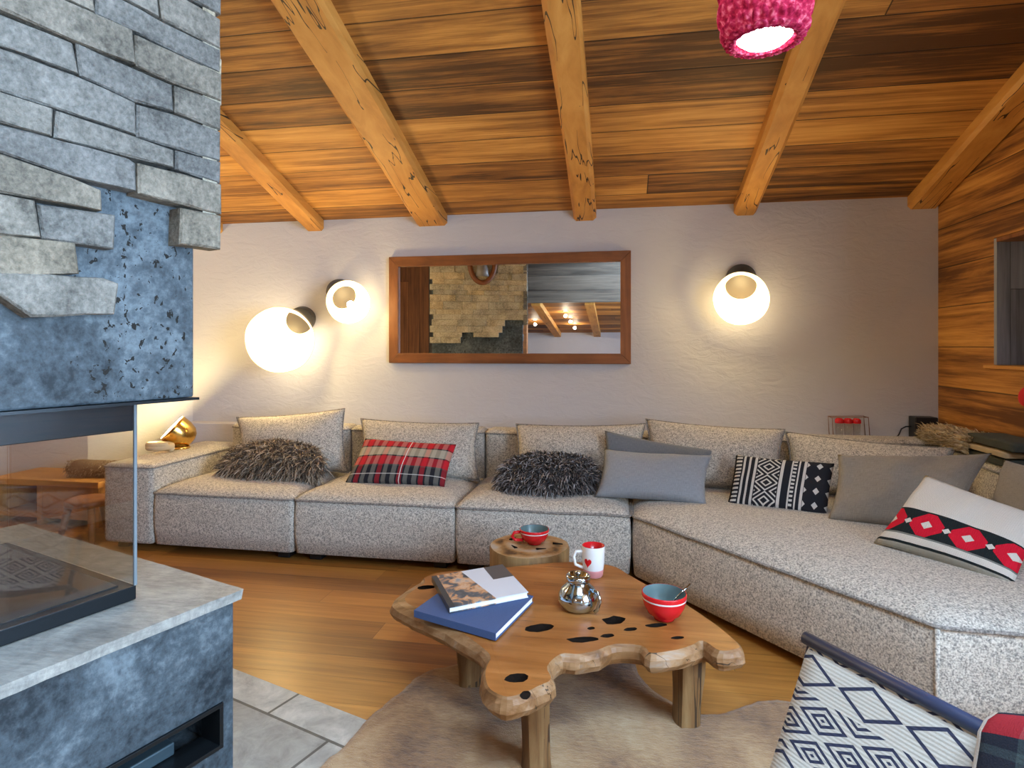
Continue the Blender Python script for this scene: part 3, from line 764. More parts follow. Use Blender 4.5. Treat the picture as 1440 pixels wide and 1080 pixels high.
feet(s2, [(-1.9, 3.6), (-1.08, 3.6), (-1.9, 4.4), (-1.08, 4.4)])
s3 = section((-.45, 4.0, 0), 'tweed sofa section behind the log stump', [(-.966, YF), (.062, YF), (.062, YB), (-.966, YB)], -.966, .062, 3)
feet(s3, [(-.86, 3.6), (-.04, 3.6), (-.86, 4.4), (-.04, 4.4)])
s4 = section((1.1, 3.6, 0), 'large right section of the tweed sofa with slanting front', [(.078, YF - .005), (1.072, 2.292), (1.955, 2.292), (1.955, YB), (.078, YB)], .078, 2.165, 4)
softbox('side_backrest', s4, 1.965, 2.165, 2.32, 4.295, .05, .715, .04)
tubeo('corner_seam', [(1.074, 2.293, .06), (1.069, 2.290, .2), (1.071, 2.290, .385)], .008, M_tweed, s4, 8)
feet(s4, [(.3, 3.45), (1.15, 2.5), (1.85, 2.42), (1.85, 4.2), (.2, 4.2)])

# ------------------------------------------------------------------ cushions
def pillow_mesh(cr, thick, nu=22, nv=16, pinch=.07, wrinkle=.010, seed=0.0, p=.42, rnd=0.0):
    BL, BR, TR, TL = [Vector(c) for c in cr]
    n = (BR - BL).cross(TL - BL).normalized()
    V, F, UV = [], [], []
    idx = {}
    def mid(u, v):
        uu = u * (1 - pinch * (1 - v * v) * abs(u)); vv = v * (1 - pinch * 1.2 * (1 - u * u) * abs(v))
        uu, vv = uu * math.sqrt(1 - rnd * v * v / 2), vv * math.sqrt(1 - rnd * u * u / 2)
        a, b = (uu + 1) / 2, (vv + 1) / 2
        return (BL * (1 - a) + BR * a) * (1 - b) + (TL * (1 - a) + TR * a) * b
    for side in (1, -1):
        for j in range(nv + 1):
            for i in range(nu + 1):
                edge = i in (0, nu) or j in (0, nv)
                if side == -1 and edge: idx[side, i, j] = idx[1, i, j]; continue
                u, v = math.sin((i / nu - .5) * math.pi) * .35 + (2 * i / nu - 1) * .65, math.sin((j / nv - .5) * math.pi) * .35 + (2 * j / nv - 1) * .65
                t = thick / 2 * max(0, (1 - u * u) * (1 - v * v)) ** p * (1 - .12 * v)
                q = mid(u, v); w = noise.noise(Vector((u * 1.7 + seed, v * 1.7, seed * 3 + side))) * wrinkle + noise.noise(Vector((u * 5 + seed, v * 2.5, seed + 9))) * wrinkle * .45
                if edge: w *= .3
                V.append(q + n * (side * t + w)); UV.append(((u + 1) / 2, (v + 1) / 2)); idx[side, i, j] = len(V) - 1
        for j in range(nv):
            for i in range(nu):
                f = [idx[side, i, j], idx[side, i + 1, j], idx[side, i + 1, j + 1], idx[side, i, j + 1]]
                F.append(f if side == 1 else f[::-1])
    edge = [idx[1, i, 0] for i in range(nu)] + [idx[1, nu, j] for j in range(nv)] + [idx[1, i, nv] for i in range(nu, 0, -1)] + [idx[1, 0, j] for j in range(nv, 0, -1)]
    return V, F, UV, edge, n
def pillow(name, cr, thick, m, label, cat='cushion', group=None, piping=None, **kw):
    V, F, UV, E, n = pillow_mesh(cr, thick, **kw)
    loc = (Vector(cr[0]) + Vector(cr[1])) / 2
    o = ob(name, V, F, m, None, True, loc=loc, uv=UV); tag(o, label, cat, group)
    if piping: tubeo('piping', [V[i] for i in E], .006, piping, o, 6, True)
    return o
def blades(name, pts, L, w, m, parent, seed=0, flow=None, spread=.6):
    """pts: list of (pos, normal); tapered curved hairs"""
    r = random.Random(seed); V, F, UV = [], [], []
    for p, nn in pts:
        p, nn = Vector(p), Vector(nn)
        d = (nn + Vector((r.uniform(-1, 1), r.uniform(-1, 1), r.uniform(-1, 1))) * spread).normalized()
        fl = Vector(flow) if flow else Vector((0, 0, -.5))
        l = L * r.uniform(.55, 1.25); ww = w * r.uniform(.6, 1.3); sd = d.cross(Vector((r.uniform(-1, 1), r.uniform(-1, 1), r.uniform(-1, 1)))).normalized()
        k = len(V); q = p - nn * .004
        for i, t in enumerate((0, .4, .75, 1.0)):
            c = q + d * l * t + fl * l * t * t
            if i < 3:
                V += [c - sd * ww * (1 - t * .7), c + sd * ww * (1 - t * .7)]; UV += [(0, t), (1, t)]
            else: V.append(c); UV.append((.5, 1))
        F += [[k, k + 1, k + 3, k + 2], [k + 2, k + 3, k + 5, k + 4], [k + 4, k + 5, k + 6]]
    o = ob(name, V, F, m, parent, True, uv=UV); return tag(o, kind='stuff')
def furry(name, cr, thick, mu, mf, label, n=4200, L=.075, w=.0042, seed=1, group=None):
    V, F, UV, E, nn = pillow_mesh(cr, thick, pinch=.0, wrinkle=.02, seed=seed, rnd=.75)
    loc = (Vector(cr[0]) + Vector(cr[1])) / 2
    o = ob(name, V, F, mu, None, True, loc=loc, uv=UV); tag(o, label, 'cushion', group)
    r = random.Random(seed); pts = []
    ps = [p for p in o.data.polygons if (p.normal.dot(nn) > -.3)]
    wt = [p.area for p in ps]
    for p in r.choices(ps, wt, k=n):
        vs = [o.data.vertices[i].co for i in p.vertices]; a, b = r.random(), r.random()
        q = (vs[0] * (1 - a) + vs[1] * a) * (1 - b) + (vs[3] * (1 - a) + vs[2] * a) * b
        pts.append((q + loc, p.normal))
    blades('fur', pts, L, w, mf, o, seed, (0, -.05, -.55), .95); return o

BG = 'loose tweed back cushions'
pillow('back_cushion', [(-2.74, 4.06, .425), (-1.915, 4.06, .45), (-2.006, 4.20, .893), (-2.895, 4.20, .81)], .26, M_tweed, 'leftmost tweed back cushion, one corner raised, behind the brown fur cushion', 'cushion', BG, M_piping, seed=1)
pillow('back_cushion', [(-1.83, 4.05, .425), (-.945, 4.05, .43), (-.988, 4.21, .806), (-1.885, 4.21, .82)], .24, M_tweed, 'tweed back cushion behind the red tartan cushion', 'cushion', BG, M_piping, seed=2)
pillow('back_cushion', [(-.715, 4.05, .425), (.15, 4.05, .425), (.175, 4.21, .828), (-.72, 4.21, .806)], .22, M_tweed, 'tweed back cushion behind the dark grey fur cushion', 'cushion', BG, M_piping, seed=3)
pillow('back_cushion', [(.17, 4.04, .43), (.99, 3.98, .44), (1.058, 4.17, .815), (.177, 4.23, .858)], .26, M_tweed, 'tweed back cushion behind the two blue grey linen cushions', 'cushion', BG, M_piping, seed=4)
pillow('back_cushion', [(1.03, 4.03, .43), (1.83, 3.78, .45), (1.945, 3.96, .75), (1.062, 4.19, .798)], .24, M_tweed, 'tweed back cushion in the right corner under the glass rack', 'cushion', BG, M_piping, seed=5)
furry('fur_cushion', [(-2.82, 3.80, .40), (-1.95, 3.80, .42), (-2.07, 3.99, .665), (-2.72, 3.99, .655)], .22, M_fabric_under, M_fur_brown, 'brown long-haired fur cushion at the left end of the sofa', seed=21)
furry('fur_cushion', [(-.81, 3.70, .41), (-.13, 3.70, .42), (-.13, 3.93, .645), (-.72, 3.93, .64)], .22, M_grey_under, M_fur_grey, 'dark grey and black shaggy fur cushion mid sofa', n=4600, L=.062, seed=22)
pillow('tartan_cushion', [(-1.80, 3.76, .440), (-1.116, 3.78, .442), (-1.087, 3.97, .69), (-1.744, 3.97, .712)], .13, M_tartan, 'red, black and cream tartan cushion', 'cushion', pinch=.03, seed=7)
pillow('linen_cushion', [(-.115, 3.86, .446), (.489, 3.87, .448), (.595, 4.0, .696), (-.096, 4.0, .806)], .12, M_linen_slate, 'dark slate linen cushion, mostly hidden behind the paler blue grey one', 'cushion', 'linen cushions', seed=8)
pillow('linen_cushion', [(-.15, 3.66, .448), (.49, 3.60, .445), (.548, 3.78, .70), (-.095, 3.85, .708)], .15, M_linen_blue, 'blue grey linen cushion beside the dark grey fur cushion', 'cushion', 'linen cushions', seed=9)
pillow('patterned_cushion', [(.615, 3.66, .437), (1.10, 3.50, .437), (1.20, 3.69, .69), (.695, 3.84, .695)], .11, M_tribal, 'black and white ethnic patterned cushion', 'cushion', pinch=.025, seed=10)
pillow('linen_cushion', [(1.07, 3.40, .440), (1.56, 3.20, .445), (1.935, 3.58, .792), (1.193, 3.62, .752)], .16, M_linen_taupe, 'taupe linen cushion behind the red flowered cushion', 'cushion', 'linen cushions', wrinkle=.034, seed=11)
pillow('knitted_cushion', [(1.140, 3.00, .46), (1.475, 2.60, .437), (1.70, 2.78, .66), (1.41, 3.12, .752)], .13, M_nordic, 'cream knitted cushion with red flowers on a black band', 'cushion', pinch=.03, seed=12)
pillow('linen_cushion', [(1.80, 3.36, .47), (1.90, 2.95, .47), (2.0, 2.98, .80), (1.90, 3.42, .785)], .14, M_linen_taupe, 'taupe cushion cut off by the right picture edge', 'cushion', 'linen cushions', seed=13)

# ------------------------------------------------------------------ mirror
mc = Vector((-.868, 4.64, 1.648))
mr = thing('wall_mirror', tuple(mc), 'wide wall mirror in a brown wooden frame above the sofa', 'mirror')
X0, X1, Z0, Z1, FW = -1.823, .086, 1.222, 2.073, .078
Yb, Yf = 4.648, 4.605
for P in ([(X0, Z0), (X1, Z0), (X1 - FW, Z0 + FW), (X0 + FW, Z0 + FW)], [(X0, Z1), (X0 + FW, Z1 - FW), (X1 - FW, Z1 - FW), (X1, Z1)]):
    bm = bmesh.new(); prism(bm, [(x, Yf, z) for x, z in P], (0, Yb - Yf, 0), .004); obm('frame_rail', bm, M_frame, mr)
M_stile = wood('mirror_frame_stile', [(.25, (.09, .03, .010)), (.55, (.24, .085, .025)), (.8, (.34, .14, .045))], 2, 1.6, .5)
for P in ([(X0, Z0), (X0 + FW, Z0 + FW), (X0 + FW, Z1 - FW), (X0, Z1)], [(X1, Z0), (X1, Z1), (X1 - FW, Z1 - FW), (X1 - FW, Z0 + FW)]):
    bm = bmesh.new(); prism(bm, [(x, Yf, z) for x, z in P], (0, Yb - Yf, 0), .004); obm('frame_stile', bm, M_stile, mr)
boxo('mirror_glass', X0 + FW - .01, X1 - FW + .01, 4.632, 4.638, Z0 + FW - .01, Z1 - FW + .01, M_mirror, mr, 0)

# ------------------------------------------------------------------ wall lamps
LIGHTS = []
def point(name, loc, w, col, r=.04):
    l = bpy.data.lights.new(name, 'POINT'); l.energy = w; l.color = col; l.shadow_soft_size = r
    o = bpy.data.objects.new(name, l); COL.objects.link(o); o.location = loc; return o
WARM = (1.0, .76, .33)
def sconce(wall, face, ctr, rg, label, watts):
    wall, face, ctr = Vector(wall), Vector(face), Vector(ctr)
    t = thing('wall_lamp', tuple(wall), label, 'wall lamp', 'glass globe wall lamps')
    ax = (face - wall).normalized(); L = (face - wall).length
    u, w = frame_of(ax)
    bm = bmesh.new(); lathe(bm, wall + ax * .01, ax, [(.0, 0), (.10, 0), (.105, .02), (.105, L - .012), (.098, L - .01), (.0, L - .01)], 32)
    for v in bm.verts:                                  # flush with the wall
        if v.co.y > 4.648: v.co.y = 4.648
    o = obm('mount', bm, M_bronze, t, True); sharp(o, 40)
    bm = bmesh.new(); bmesh.ops.create_uvsphere(bm, u_segments=40, v_segments=24, radius=rg)
    for v in bm.verts:
        k = 1 + .03 * noise.noise(v.co * 6); v.co = ctr + v.co * k
        v.co.y = min(v.co.y, 4.64)
    obm('glass_globe', bm, M_globe, t, True)
    view = (Vector((0, .6, 1.3)) - ctr).normalized()           # added glowing half shell on the wall side, open towards the room
    bm = bmesh.new(); bmesh.ops.create_uvsphere(bm, u_segments=64, v_segments=40, radius=rg * .97)
    for v in bm.verts:
        k = 1 + .03 * noise.noise(v.co * 6); v.co = ctr + v.co * k; v.co.y = min(v.co.y, 4.634)
    bmesh.ops.delete(bm, geom=[f for f in bm.faces if (f.calc_center_median() - ctr).normalized().dot(view) > -.02], context='FACES')
    obm('glow_shell', bm, M_glow_shell, t, True)
    b = ctr + (ctr - face) * .35
    bm = bmesh.new(); bmesh.ops.create_uvsphere(bm, u_segments=16, v_segments=10, radius=.028)
    for v in bm.verts: v.co += b
    obm('bulb', bm, M_bulb, t, True)
    point('lamp_glow', b + view * .03, watts, WARM, .05)
sconce((.877, 4.65, 1.868), (.848, 4.50, 1.783), (.83, 4.40, 1.685), .188, 'glowing glass globe wall lamp to the right of the mirror', 11)
sconce((-2.275, 4.65, 1.812), (-2.172, 4.505, 1.758), (-2.081, 4.42, 1.70), .172, 'smaller glowing globe wall lamp just left of the mirror', 9)
sconce((-2.585, 4.65, 1.588), (-2.535, 4.49, 1.560), (-2.612, 4.345, 1.406), .262, 'largest and lowest glowing globe wall lamp, furthest from the mirror', 14)

# ------------------------------------------------------------------ pendant
pc = Vector((.402, 1.80, 2.205))
pn = thing('pendant_lamp', tuple(pc), 'pink knitted pendant lamp hanging from the ceiling', 'pendant lamp')
def pendant():
    V, F = [], []; nu, nv = 168, 84
    prof = [(.084, .018), (.088, .004), (.097, .0), (.108, .008), (.118, .03), (.126, .07), (.128, .14), (.127, .22), (.118, .28), (.09, .32), (.04, .345), (.012, .35)]
    def P(t):
        x = t * (len(prof) - 1); i = min(int(x), len(prof) - 2); f = x - i; return prof[i][0] * (1 - f) + prof[i + 1][0] * f, prof[i][1] * (1 - f) + prof[i + 1][1] * f
    ns, nr = 15, 9
    for j in range(nv + 1):
        r, h = P(j / nv)
        for i in range(nu):
            a = 2 * math.pi * i / nu; col = (i / nu * ns) % 1.0; tilt = abs(col - .5) * .9
            row = (j / nv * nr + tilt) % 1.0
            b = (abs(math.sin(math.pi * row)) ** .6) * (abs(math.sin(2 * math.pi * col)) ** .5)
            rr = r * .93 + (.016 * b - .006) * min(1, r / .08)
            V.append(pc + Vector((rr * math.cos(a), rr * math.sin(a), h)))
    for j in range(nv):
        for i in range(nu): F.append([j * nu + i, j * nu + (i + 1) % nu, (j + 1) * nu + (i + 1) % nu, (j + 1) * nu + i])
    ob('lamp_shade', V, F, M_knit, pn, True)
pendant()
latheo('diffuser', pc + Vector((0, 0, .03)), (0, 0, -1), [(.079, .0), (.075, .012), (.056, .028), (.03, .036), (.0, .038)], M_diff, pn, 32)
tubeo('cord', [pc + Vector((0, 0, .34)), pc + Vector((0, 0, .7)), Vector((pc.x, pc.y, cz(pc.y) + .01))], .004, M_black, pn, 8)
point('pendant_glow', pc + Vector((0, 0, .16)), 1.4, (1, .75, .6), .05)

# ------------------------------------------------------------------ coffee table
TOP = [(-.878, 2.277), (-.894, 2.376), (-.819, 2.591), (-.672, 2.664), (-.518, 2.724), (-.418, 2.775), (-.234, 2.849), (-.043, 2.842), (.049, 2.729), (.132, 2.613), (.262, 2.455), (.352, 2.293), (.403, 2.158), (.383, 2.119), (.328, 2.10), (.282, 2.158), (.243, 2.12), (.179, 2.075), (.103, 2.045), (.072, 2.09), (-.014, 2.085), (-.072, 2.03), (-.129, 1.995), (-.188, 1.985), (-.221, 1.904), (-.201, 1.832), (-.238, 1.783), (-.264, 1.752), (-.319, 1.716), (-.378, 1.745), (-.408, 1.81), (-.417, 1.869), (-.417, 1.926), (-.455, 1.979), (-.569, 2.069), (-.664, 2.133), (-.777, 2.201)]
tb = thing('coffee_table', (-.22, 2.25, 0), 'live-edge teak root coffee table with rough legs on a cowhide', 'coffee table')
def tabletop():
    pts = [Vector(p) for p in TOP][::-1]; d = []
    n = len(pts)
    for i in range(n):                                  # Catmull-Rom
        p0, p1, p2, p3 = pts[i - 1], pts[i], pts[(i + 1) % n], pts[(i + 2) % n]
        for k in range(4):
            t = k / 4; q = .5 * ((2 * p1) + (p2 - p0) * t + (2 * p0 - 5 * p1 + 4 * p2 - p3) * t * t + (3 * p1 - p0 - 3 * p2 + p3) * t ** 3)
            d.append(q)
    area = sum(d[i - 1].x * d[i].y - d[i].x * d[i - 1].y for i in range(len(d)))
    if area < 0: d = d[::-1]
    n = len(d); bm = bmesh.new(); rings = []
    for ins, z, jit in ((.010, .268, .0), (.0, .274, .008), (-.012, .295, .012), (-.010, .318, .008), (-.003, .332, .003), (.004, .339, .001)):
        q = offset_poly(d, ins); rg = []
        for p in q:
            sm = min(1, max(0, (-.45 - p.x) / .3)) if p.y < 2.5 else 0
            p = p + (Vector((-.25, 2.45)) - p).normalized() * sm * {.332: .022, .339: .042, .318: .006}.get(z, 0)
            j = noise.noise(Vector((p.x * 16, p.y * 16, z * 20))) + .6 * noise.noise(Vector((p.x * 40, p.y * 40, z * 30)))
            pp = p + (p - Vector((-.25, 2.3))).normalized() * j * jit
            zz = z + noise.noise(Vector((p.x * 7, p.y * 7, 1))) * (.0 if z < .27 else .004)
            if z > .335: zz = z + noise.noise(Vector((p.x * 5, p.y * 5, 7))) * .002
            rg.append(bm.verts.new((pp.x, pp.y, zz)))
        rings.append(rg)
    for A, B in zip(rings, rings[1:]):
        for i in range(n):
            f = bm.faces.new([A[i], A[(i + 1) % n], B[(i + 1) % n], B[i]]); f.material_index = 1; f.smooth = True
    for f in (bm.faces.new(rings[0][::-1]), bm.faces.new(rings[-1])): pass
    o = obm('tabletop', bm, None, tb, mats=[M_teak, M_bark, M_knot])
    cs = []
    KN = [(-.283, 2.16, .045, .026), (-.02, 2.269, .036, .03), (-.124, 2.101, .045, .018), (-.31, 1.82, .030, .022), (-.265, 1.742, .018, .014), (.132, 2.254, .032, .014), (-.041, 2.144, .022, .012), (.04, 2.207, .022, .012), (-.80, 2.44, .03, .02), (-.70, 2.60, .035, .014), (-.10, 2.19, .012, .010), (.20, 2.17, .02, .010)]
    for x, y, a, b in KN:
        a *= 1.2; b *= 1.25
        t = bmesh.new(); bmesh.ops.create_icosphere(t, subdivisions=2, radius=1)
        for v in t.verts:
            k = 1 + .3 * noise.noise(v.co * 1.5 + Vector((x * 30, y * 30, 0)))
            v.co = Vector((x + v.co.x * a * k, y + v.co.y * b * k + v.co.x * a * .3, .342 + v.co.z * min(.03, b * 1.1)))
        c = obm('c', t, M_knot, mats=[M_knot]); cs.append(c)
    cut(o, cs)
    return o
tabletop()
def leg(x, y, r, h, lean=(0, 0), rot=0.0, sd=1):
    bm = bmesh.new(); rings = []; n = 16
    for i in range(9):
        t = i / 8; rg = []
        for k in range(n):
            a = 2 * math.pi * k / n + rot; sq = 1 / max(abs(math.cos(a - rot)), abs(math.sin(a - rot))); sq = min(sq, 1.22)
            rr = r * sq * (1 + .10 * noise.noise(Vector((math.cos(a) * 1.5 + sd * 5, math.sin(a) * 1.5, t * 2.5)))) * (1.0 + .08 * math.cos(t * 5 + sd))
            rg.append(bm.verts.new((x + lean[0] * t + rr * math.cos(a), y + lean[1] * t + rr * math.sin(a), h * t)))
        rings.append(rg)
    for A, B in zip(rings, rings[1:]):
        for k in range(n): bm.faces.new([A[k], A[(k + 1) % n], B[(k + 1) % n], B[k]])
    bm.faces.new(rings[0][::-1]); bm.faces.new(rings[-1])
    o = obm('leg', bm, M_leg, tb, True); sharp(o, 50)
leg(-.258, 1.905, .043, .28, (-.01, .01), .5, 1); leg(.235, 2.235, .045, .275, (.01, -.01), .35, 2)
leg(-.588, 2.345, .047, .275, (0, 0), .2, 3); leg(-.14, 2.545, .04, .275, (0, .02), .6, 4)

# ------------------------------------------------------------------ cowhide
RUG = [(-.95, 1.70), (-.905, 1.93), (-.89, 2.066), (-.835, 2.247), (-.79, 2.384), (-.682, 2.469), (-.52, 2.56), (-.30, 2.55), (-.123, 2.615), (.00, 2.70), (.055, 2.66), (.096, 2.486), (.171, 2.375), (.292, 2.293), (.40, 2.33), (.499, 2.401), (.633, 2.434), (.72, 2.33), (.63, 2.0), (.66, 1.6), (.75, 1.25), (.5, 1.0), (.1, 1.15), (-.3, 1.0), (-.7, .9), (-.98, 1.2)]
def rug():
    pts = [Vector(p) for p in RUG][::-1]; d = []; n = len(pts)
    for i in range(n):
        p0, p1, p2, p3 = pts[i - 1], pts[i], pts[(i + 1) % n], pts[(i + 2) % n]
        for k in range(6):
            t = k / 6; q = .5 * ((2 * p1) + (p2 - p0) * t + (2 * p0 - 5 * p1 + 4 * p2 - p3) * t * t + (3 * p1 - p0 - 3 * p2 + p3) * t ** 3)
            d.append(q + Vector((noise.noise(Vector((q.x * 20, q.y * 20, 1))), noise.noise(Vector((q.x * 20, q.y * 20, 4))))) * .010)
    if sum(d[i - 1].x * d[i].y - d[i].x * d[i - 1].y for i in range(len(d))) < 0: d = d[::-1]
    bm = bmesh.new(); rings = []; n = len(d)
    for ins, z in ((0, .0065), (.002, .011), (.02, .015)): rings.append([bm.verts.new((p.x, p.y, z)) for p in offset_poly(d, ins)])
    for A, B in zip(rings, rings[1:]):
        for i in range(n): bm.faces.new([A[i], A[(i + 1) % n], B[(i + 1) % n], B[i]])
    bm.faces.new(rings[0][::-1]); bm.faces.new(rings[-1])
    return obm('cowhide_rug', bm, M_hide)
tag(rug(), 'tan and cream cowhide rug under the coffee table', 'rug')

# ------------------------------------------------------------------ things on the table
ZT = .3415
def quadbook(name, c, ux, uy, z0, h, mcov, label, cat, spine=False, page_in=.004, cov=.003):
    """c: corner, ux/uy edge vectors (metres)"""
    c, ux, uy = Vector((*c, 0)), Vector((*ux, 0)), Vector((*uy, 0))
    t = thing(name, tuple(c + (ux + uy) / 2 + Vector((0, 0, z0))), label, cat, 'books on the coffee table')
    def slabm(nm, i0, i1, j0, j1, za, zb, m, uv=False):
        P = [c + ux * a + uy * b for a, b in ((i0, j0), (i1, j0), (i1, j1), (i0, j1))]
        V = [p + Vector((0, 0, za)) for p in P] + [p + Vector((0, 0, zb)) for p in P]
        U = [(0, 0), (1, 0), (1, 1), (0, 1)] * 2
        return ob(nm, V, [[3, 2, 1, 0], [4, 5, 6, 7], [0, 1, 5, 4], [1, 2, 6, 5], [2, 3, 7, 6], [3, 0, 4, 7]], m, t, uv=U)
    slabm('cover', 0, 1, 0, 1, z0 + h - cov, z0 + h, mcov); slabm('back_cover', 0, 1, 0, 1, z0, z0 + cov, mcov)
    slabm('pages', .012, .99, .012, .988, z0 + cov, z0 + h - cov, M_page)
    slabm('spine', 0, .012, 0, 1, z0 + cov, z0 + h - cov, mcov)
    return t
quadbook('hardcover_book', (-.753, 2.152), (.084, .331), (.336, -.126), ZT + .003, .026, M_blue, 'dark blue hardcover book lying under the magazine', 'book')
quadbook('magazine', (-.614, 2.143), (.264, .19), (-.156, .278), ZT + .031, .022, M_cover, 'glossy photo magazine lying on top of the blue book', 'magazine')
def bowl(c, r, h, label, spoon=None):
    c = Vector(c); t = thing('bowl', tuple(c), label, 'bowl', 'red and grey bowls')
    latheo('outer_shell', c, (0, 0, 1), [(.0, .002), (r * .45, .0), (r * .5, .008), (r * .52, .012), (r * .74, h * .24), (r * .91, h * .52), (r * .975, h * .77)], M_red, t, 40)
    latheo('rim_band', c, (0, 0, 1), [(r * .975, h * .77), (r * .985, h * .80), (r * .988, h * .83)], M_white, t, 40)
    latheo('rim', c, (0, 0, 1), [(r * .988, h * .83), (r, h * .97), (r * .985, h), (r * .955, h)], M_red, t, 40)
    latheo('glazed_inside', c, (0, 0, 1), [(r * .955, h), (r * .93, h * .80), (r * .86, h * .50), (r * .66, h * .22), (r * .35, h * .10), (.0, h * .08)], M_teal, t, 40)
    return t
b1 = bowl((.164, 2.312, ZT), .082, .098, 'red bowl with grey inside and a spoon, standing on the coffee table')
b2 = bowl((-.421, 3.015, .362), .074, .075, 'red bowl with a handle on the log stump')
tubeo('bowl_handle', [Vector((-.421, 3.015, .362)) + Vector(p) for p in ((-.068, -.02, .06), (-.098, -.03, .058), (-.108, -.034, .04), (-.094, -.03, .022), (-.055, -.018, .02))], .008, M_red, b2, 10)
sp = thing('spoon', (.19, 2.33, ZT + .03), 'small metal spoon leaning in the bowl on the coffee table', 'spoon')
tubeo('spoon_handle', [(.175, 2.32, ZT + .035), (.225, 2.34, ZT + .085), (.263, 2.355, ZT + .118)], [.003, .003, .0045], M_chrome, sp, 8)
latheo('spoon_bowl', (.168, 2.317, ZT + .028), (.5, .2, .55), [(.0, -.012), (.009, -.006), (.012, .003), (.008, .01), (.0, .013)], M_chrome, sp, 12)
mg = thing('mug', (-.113, 2.690, ZT), 'white mug with red inside beside the steel sugar pot', 'mug')
mgc = Vector((-.113, 2.690, ZT))
latheo('mug_body', mgc, (0, 0, 1), [(.0, .001), (.038, .0), (.041, .006), (.048, .06), (.05, .125), (.0495, .134)], M_white, mg, 36)
latheo('mug_inside', mgc, (0, 0, 1), [(.0495, .134), (.046, .134), (.044, .06), (.036, .012), (.0, .01)], M_red, mg, 36)
latheo('red_base', mgc, (0, 0, 1), [(.0392, .0012), (.0422, .006), (.0446, .026), (.0452, .032), (.0440, .033)], plain('faded_pink', (.60, .25, .25), .4), mg, 36)
tubeo('mug_handle', [mgc + Vector(p) for p in ((-.046, -.01, .108), (-.075, -.016, .108), (-.085, -.018, .085), (-.078, -.017, .05), (-.044, -.01, .036))], .007, M_white, mg, 10)
for dx, dz in ((-.008, .075), (.008, .075)): pass
bm = bmesh.new()
hp = [(16 * math.sin(t) ** 3, 13 * math.cos(t) - 5 * math.cos(2 * t) - 2 * math.cos(3 * t) - math.cos(4 * t)) for t in [2 * math.pi * k / 28 for k in range(28)]]
ang = -2.05; 
t0 = bmesh.new(); A = []; B = []
for x, y in hp:
    th = ang + x * .0011 / .049; z = .07 + y * .0013
    for lst, r in ((A, .0470), (B, .0496)): lst.append(t0.verts.new(mgc + Vector((r * math.cos(th), r * math.sin(th), z))))
t0.faces.new(B); t0.faces.new(A[::-1])
for i in range(28): t0.faces.new([A[i], A[(i + 1) % 28], B[(i + 1) % 28], B[i]])
merge(bm, t0); obm('heart_print', bm, M_red, mg)
st = thing('sugar_pot', (-.157, 2.345, ZT), 'small round polished steel pot in the middle of the coffee table', 'pot')
sc_ = Vector((-.157, 2.345, ZT))
latheo('pot_body', sc_, (0, 0, 1), [(.0, .0), (.05, .0), (.064, .008), (.077, .034), (.076, .055), (.062, .08), (.044, .095), (.041, .104)], M_chrome, st, 40)
latheo('pot_lid', sc_, (0, 0, 1), [(.041, .104), (.046, .106), (.047, .124), (.042, .130), (.036, .130), (.034, .118), (.0, .115)], M_chrome, st, 40)
latheo('lid_knob', sc_ + Vector((0, 0, .115)), (0, 0, 1), [(.006, .0), (.006, .012), (.012, .018), (.012, .026), (.0, .03)], M_chrome, st, 20)
tubeo('pot_handle', [sc_ + Vector(p) for p in ((.05, -.035, .088), (.078, -.055, .085), (.086, -.062, .06), (.075, -.054, .02), (.066, -.047, .01))], .007, M_chrome, st, 10)

# ------------------------------------------------------------------ log stump
lg = thing('log_stump', (-.445, 3.0, 0), 'upright log stump used as a side table between sofa and coffee table', 'side table')
def jit(a, j): return 1 + .05 * noise.noise(Vector((math.cos(a * 6.283) * 1.3, math.sin(a * 6.283) * 1.3, 2))) + .02 * noise.noise(Vector((math.cos(a * 6.283) * 5, math.sin(a * 6.283) * 5, 2)))
o = latheo('log_side', (-.445, 3.0, 0), (0, 0, 1), [(.0, .0), (.196, .0), (.199, .02), (.197, .18), (.199, .345), (.194, .357)], M_stump, lg, 60, jit); sharp(o, 40)
latheo('log_end', (-.445, 3.0, 0), (0, 0, 1), [(.194, .357), (.10, .3605), (.0, .361)], M_logend, lg, 60, jit)
for x, y, a in ((-.40, 2.93, .4), (-.50, 2.93, 2.2), (-.33, 3.03, .1), (-.55, 3.05, 1.2)):
    tubeo('end_crack', [(x, y, .3595), (x + .05 * math.cos(a), y + .05 * math.sin(a), .3595)], [.009, .003], M_knot, lg, 8)

# ------------------------------------------------------------------ left corner: brass lamp, bench, stool, throw
bl = thing('brass_lamp', (-3.30, 4.12, .577), 'tilted brass dome lamp on the left sofa arm', 'lamp')
ax = Vector((.56, .45, -.66)).normalized(); oc = Vector((-3.375, 4.10, .735))
latheo('lamp_shade', oc, ax, [(.110, .003), (.114, .0), (.116, .02), (.114, .075), (.102, .13), (.075, .165), (.04, .182), (.0, .186)], M_brass, bl, 40)
latheo('shade_lining', oc, ax, [(.110, .003), (.109, .075), (.096, .125), (.07, .155), (.0, .17)], M_white, bl, 40)
bc = oc + ax * .05
bm = bmesh.new(); bmesh.ops.create_uvsphere(bm, u_segments=16, v_segments=10, radius=.03)
for v in bm.verts: v.co += bc
obm('bulb', bm, M_bulb, bl, True)
tubeo('base_ring', [Vector((-3.30 + .06 * math.cos(a), 4.10 + .06 * math.sin(a), .583)) for a in [2 * math.pi * k / 28 for k in range(28)]], .010, M_brass, bl, 10, True)
point('brass_lamp_glow', oc + ax * .004, 34, WARM, .03)
rp = thing('rope_coil', (-3.33, 3.93, .577), 'coil of pale rope on the sofa arm in front of the brass lamp', 'rope')
bm = bmesh.new()
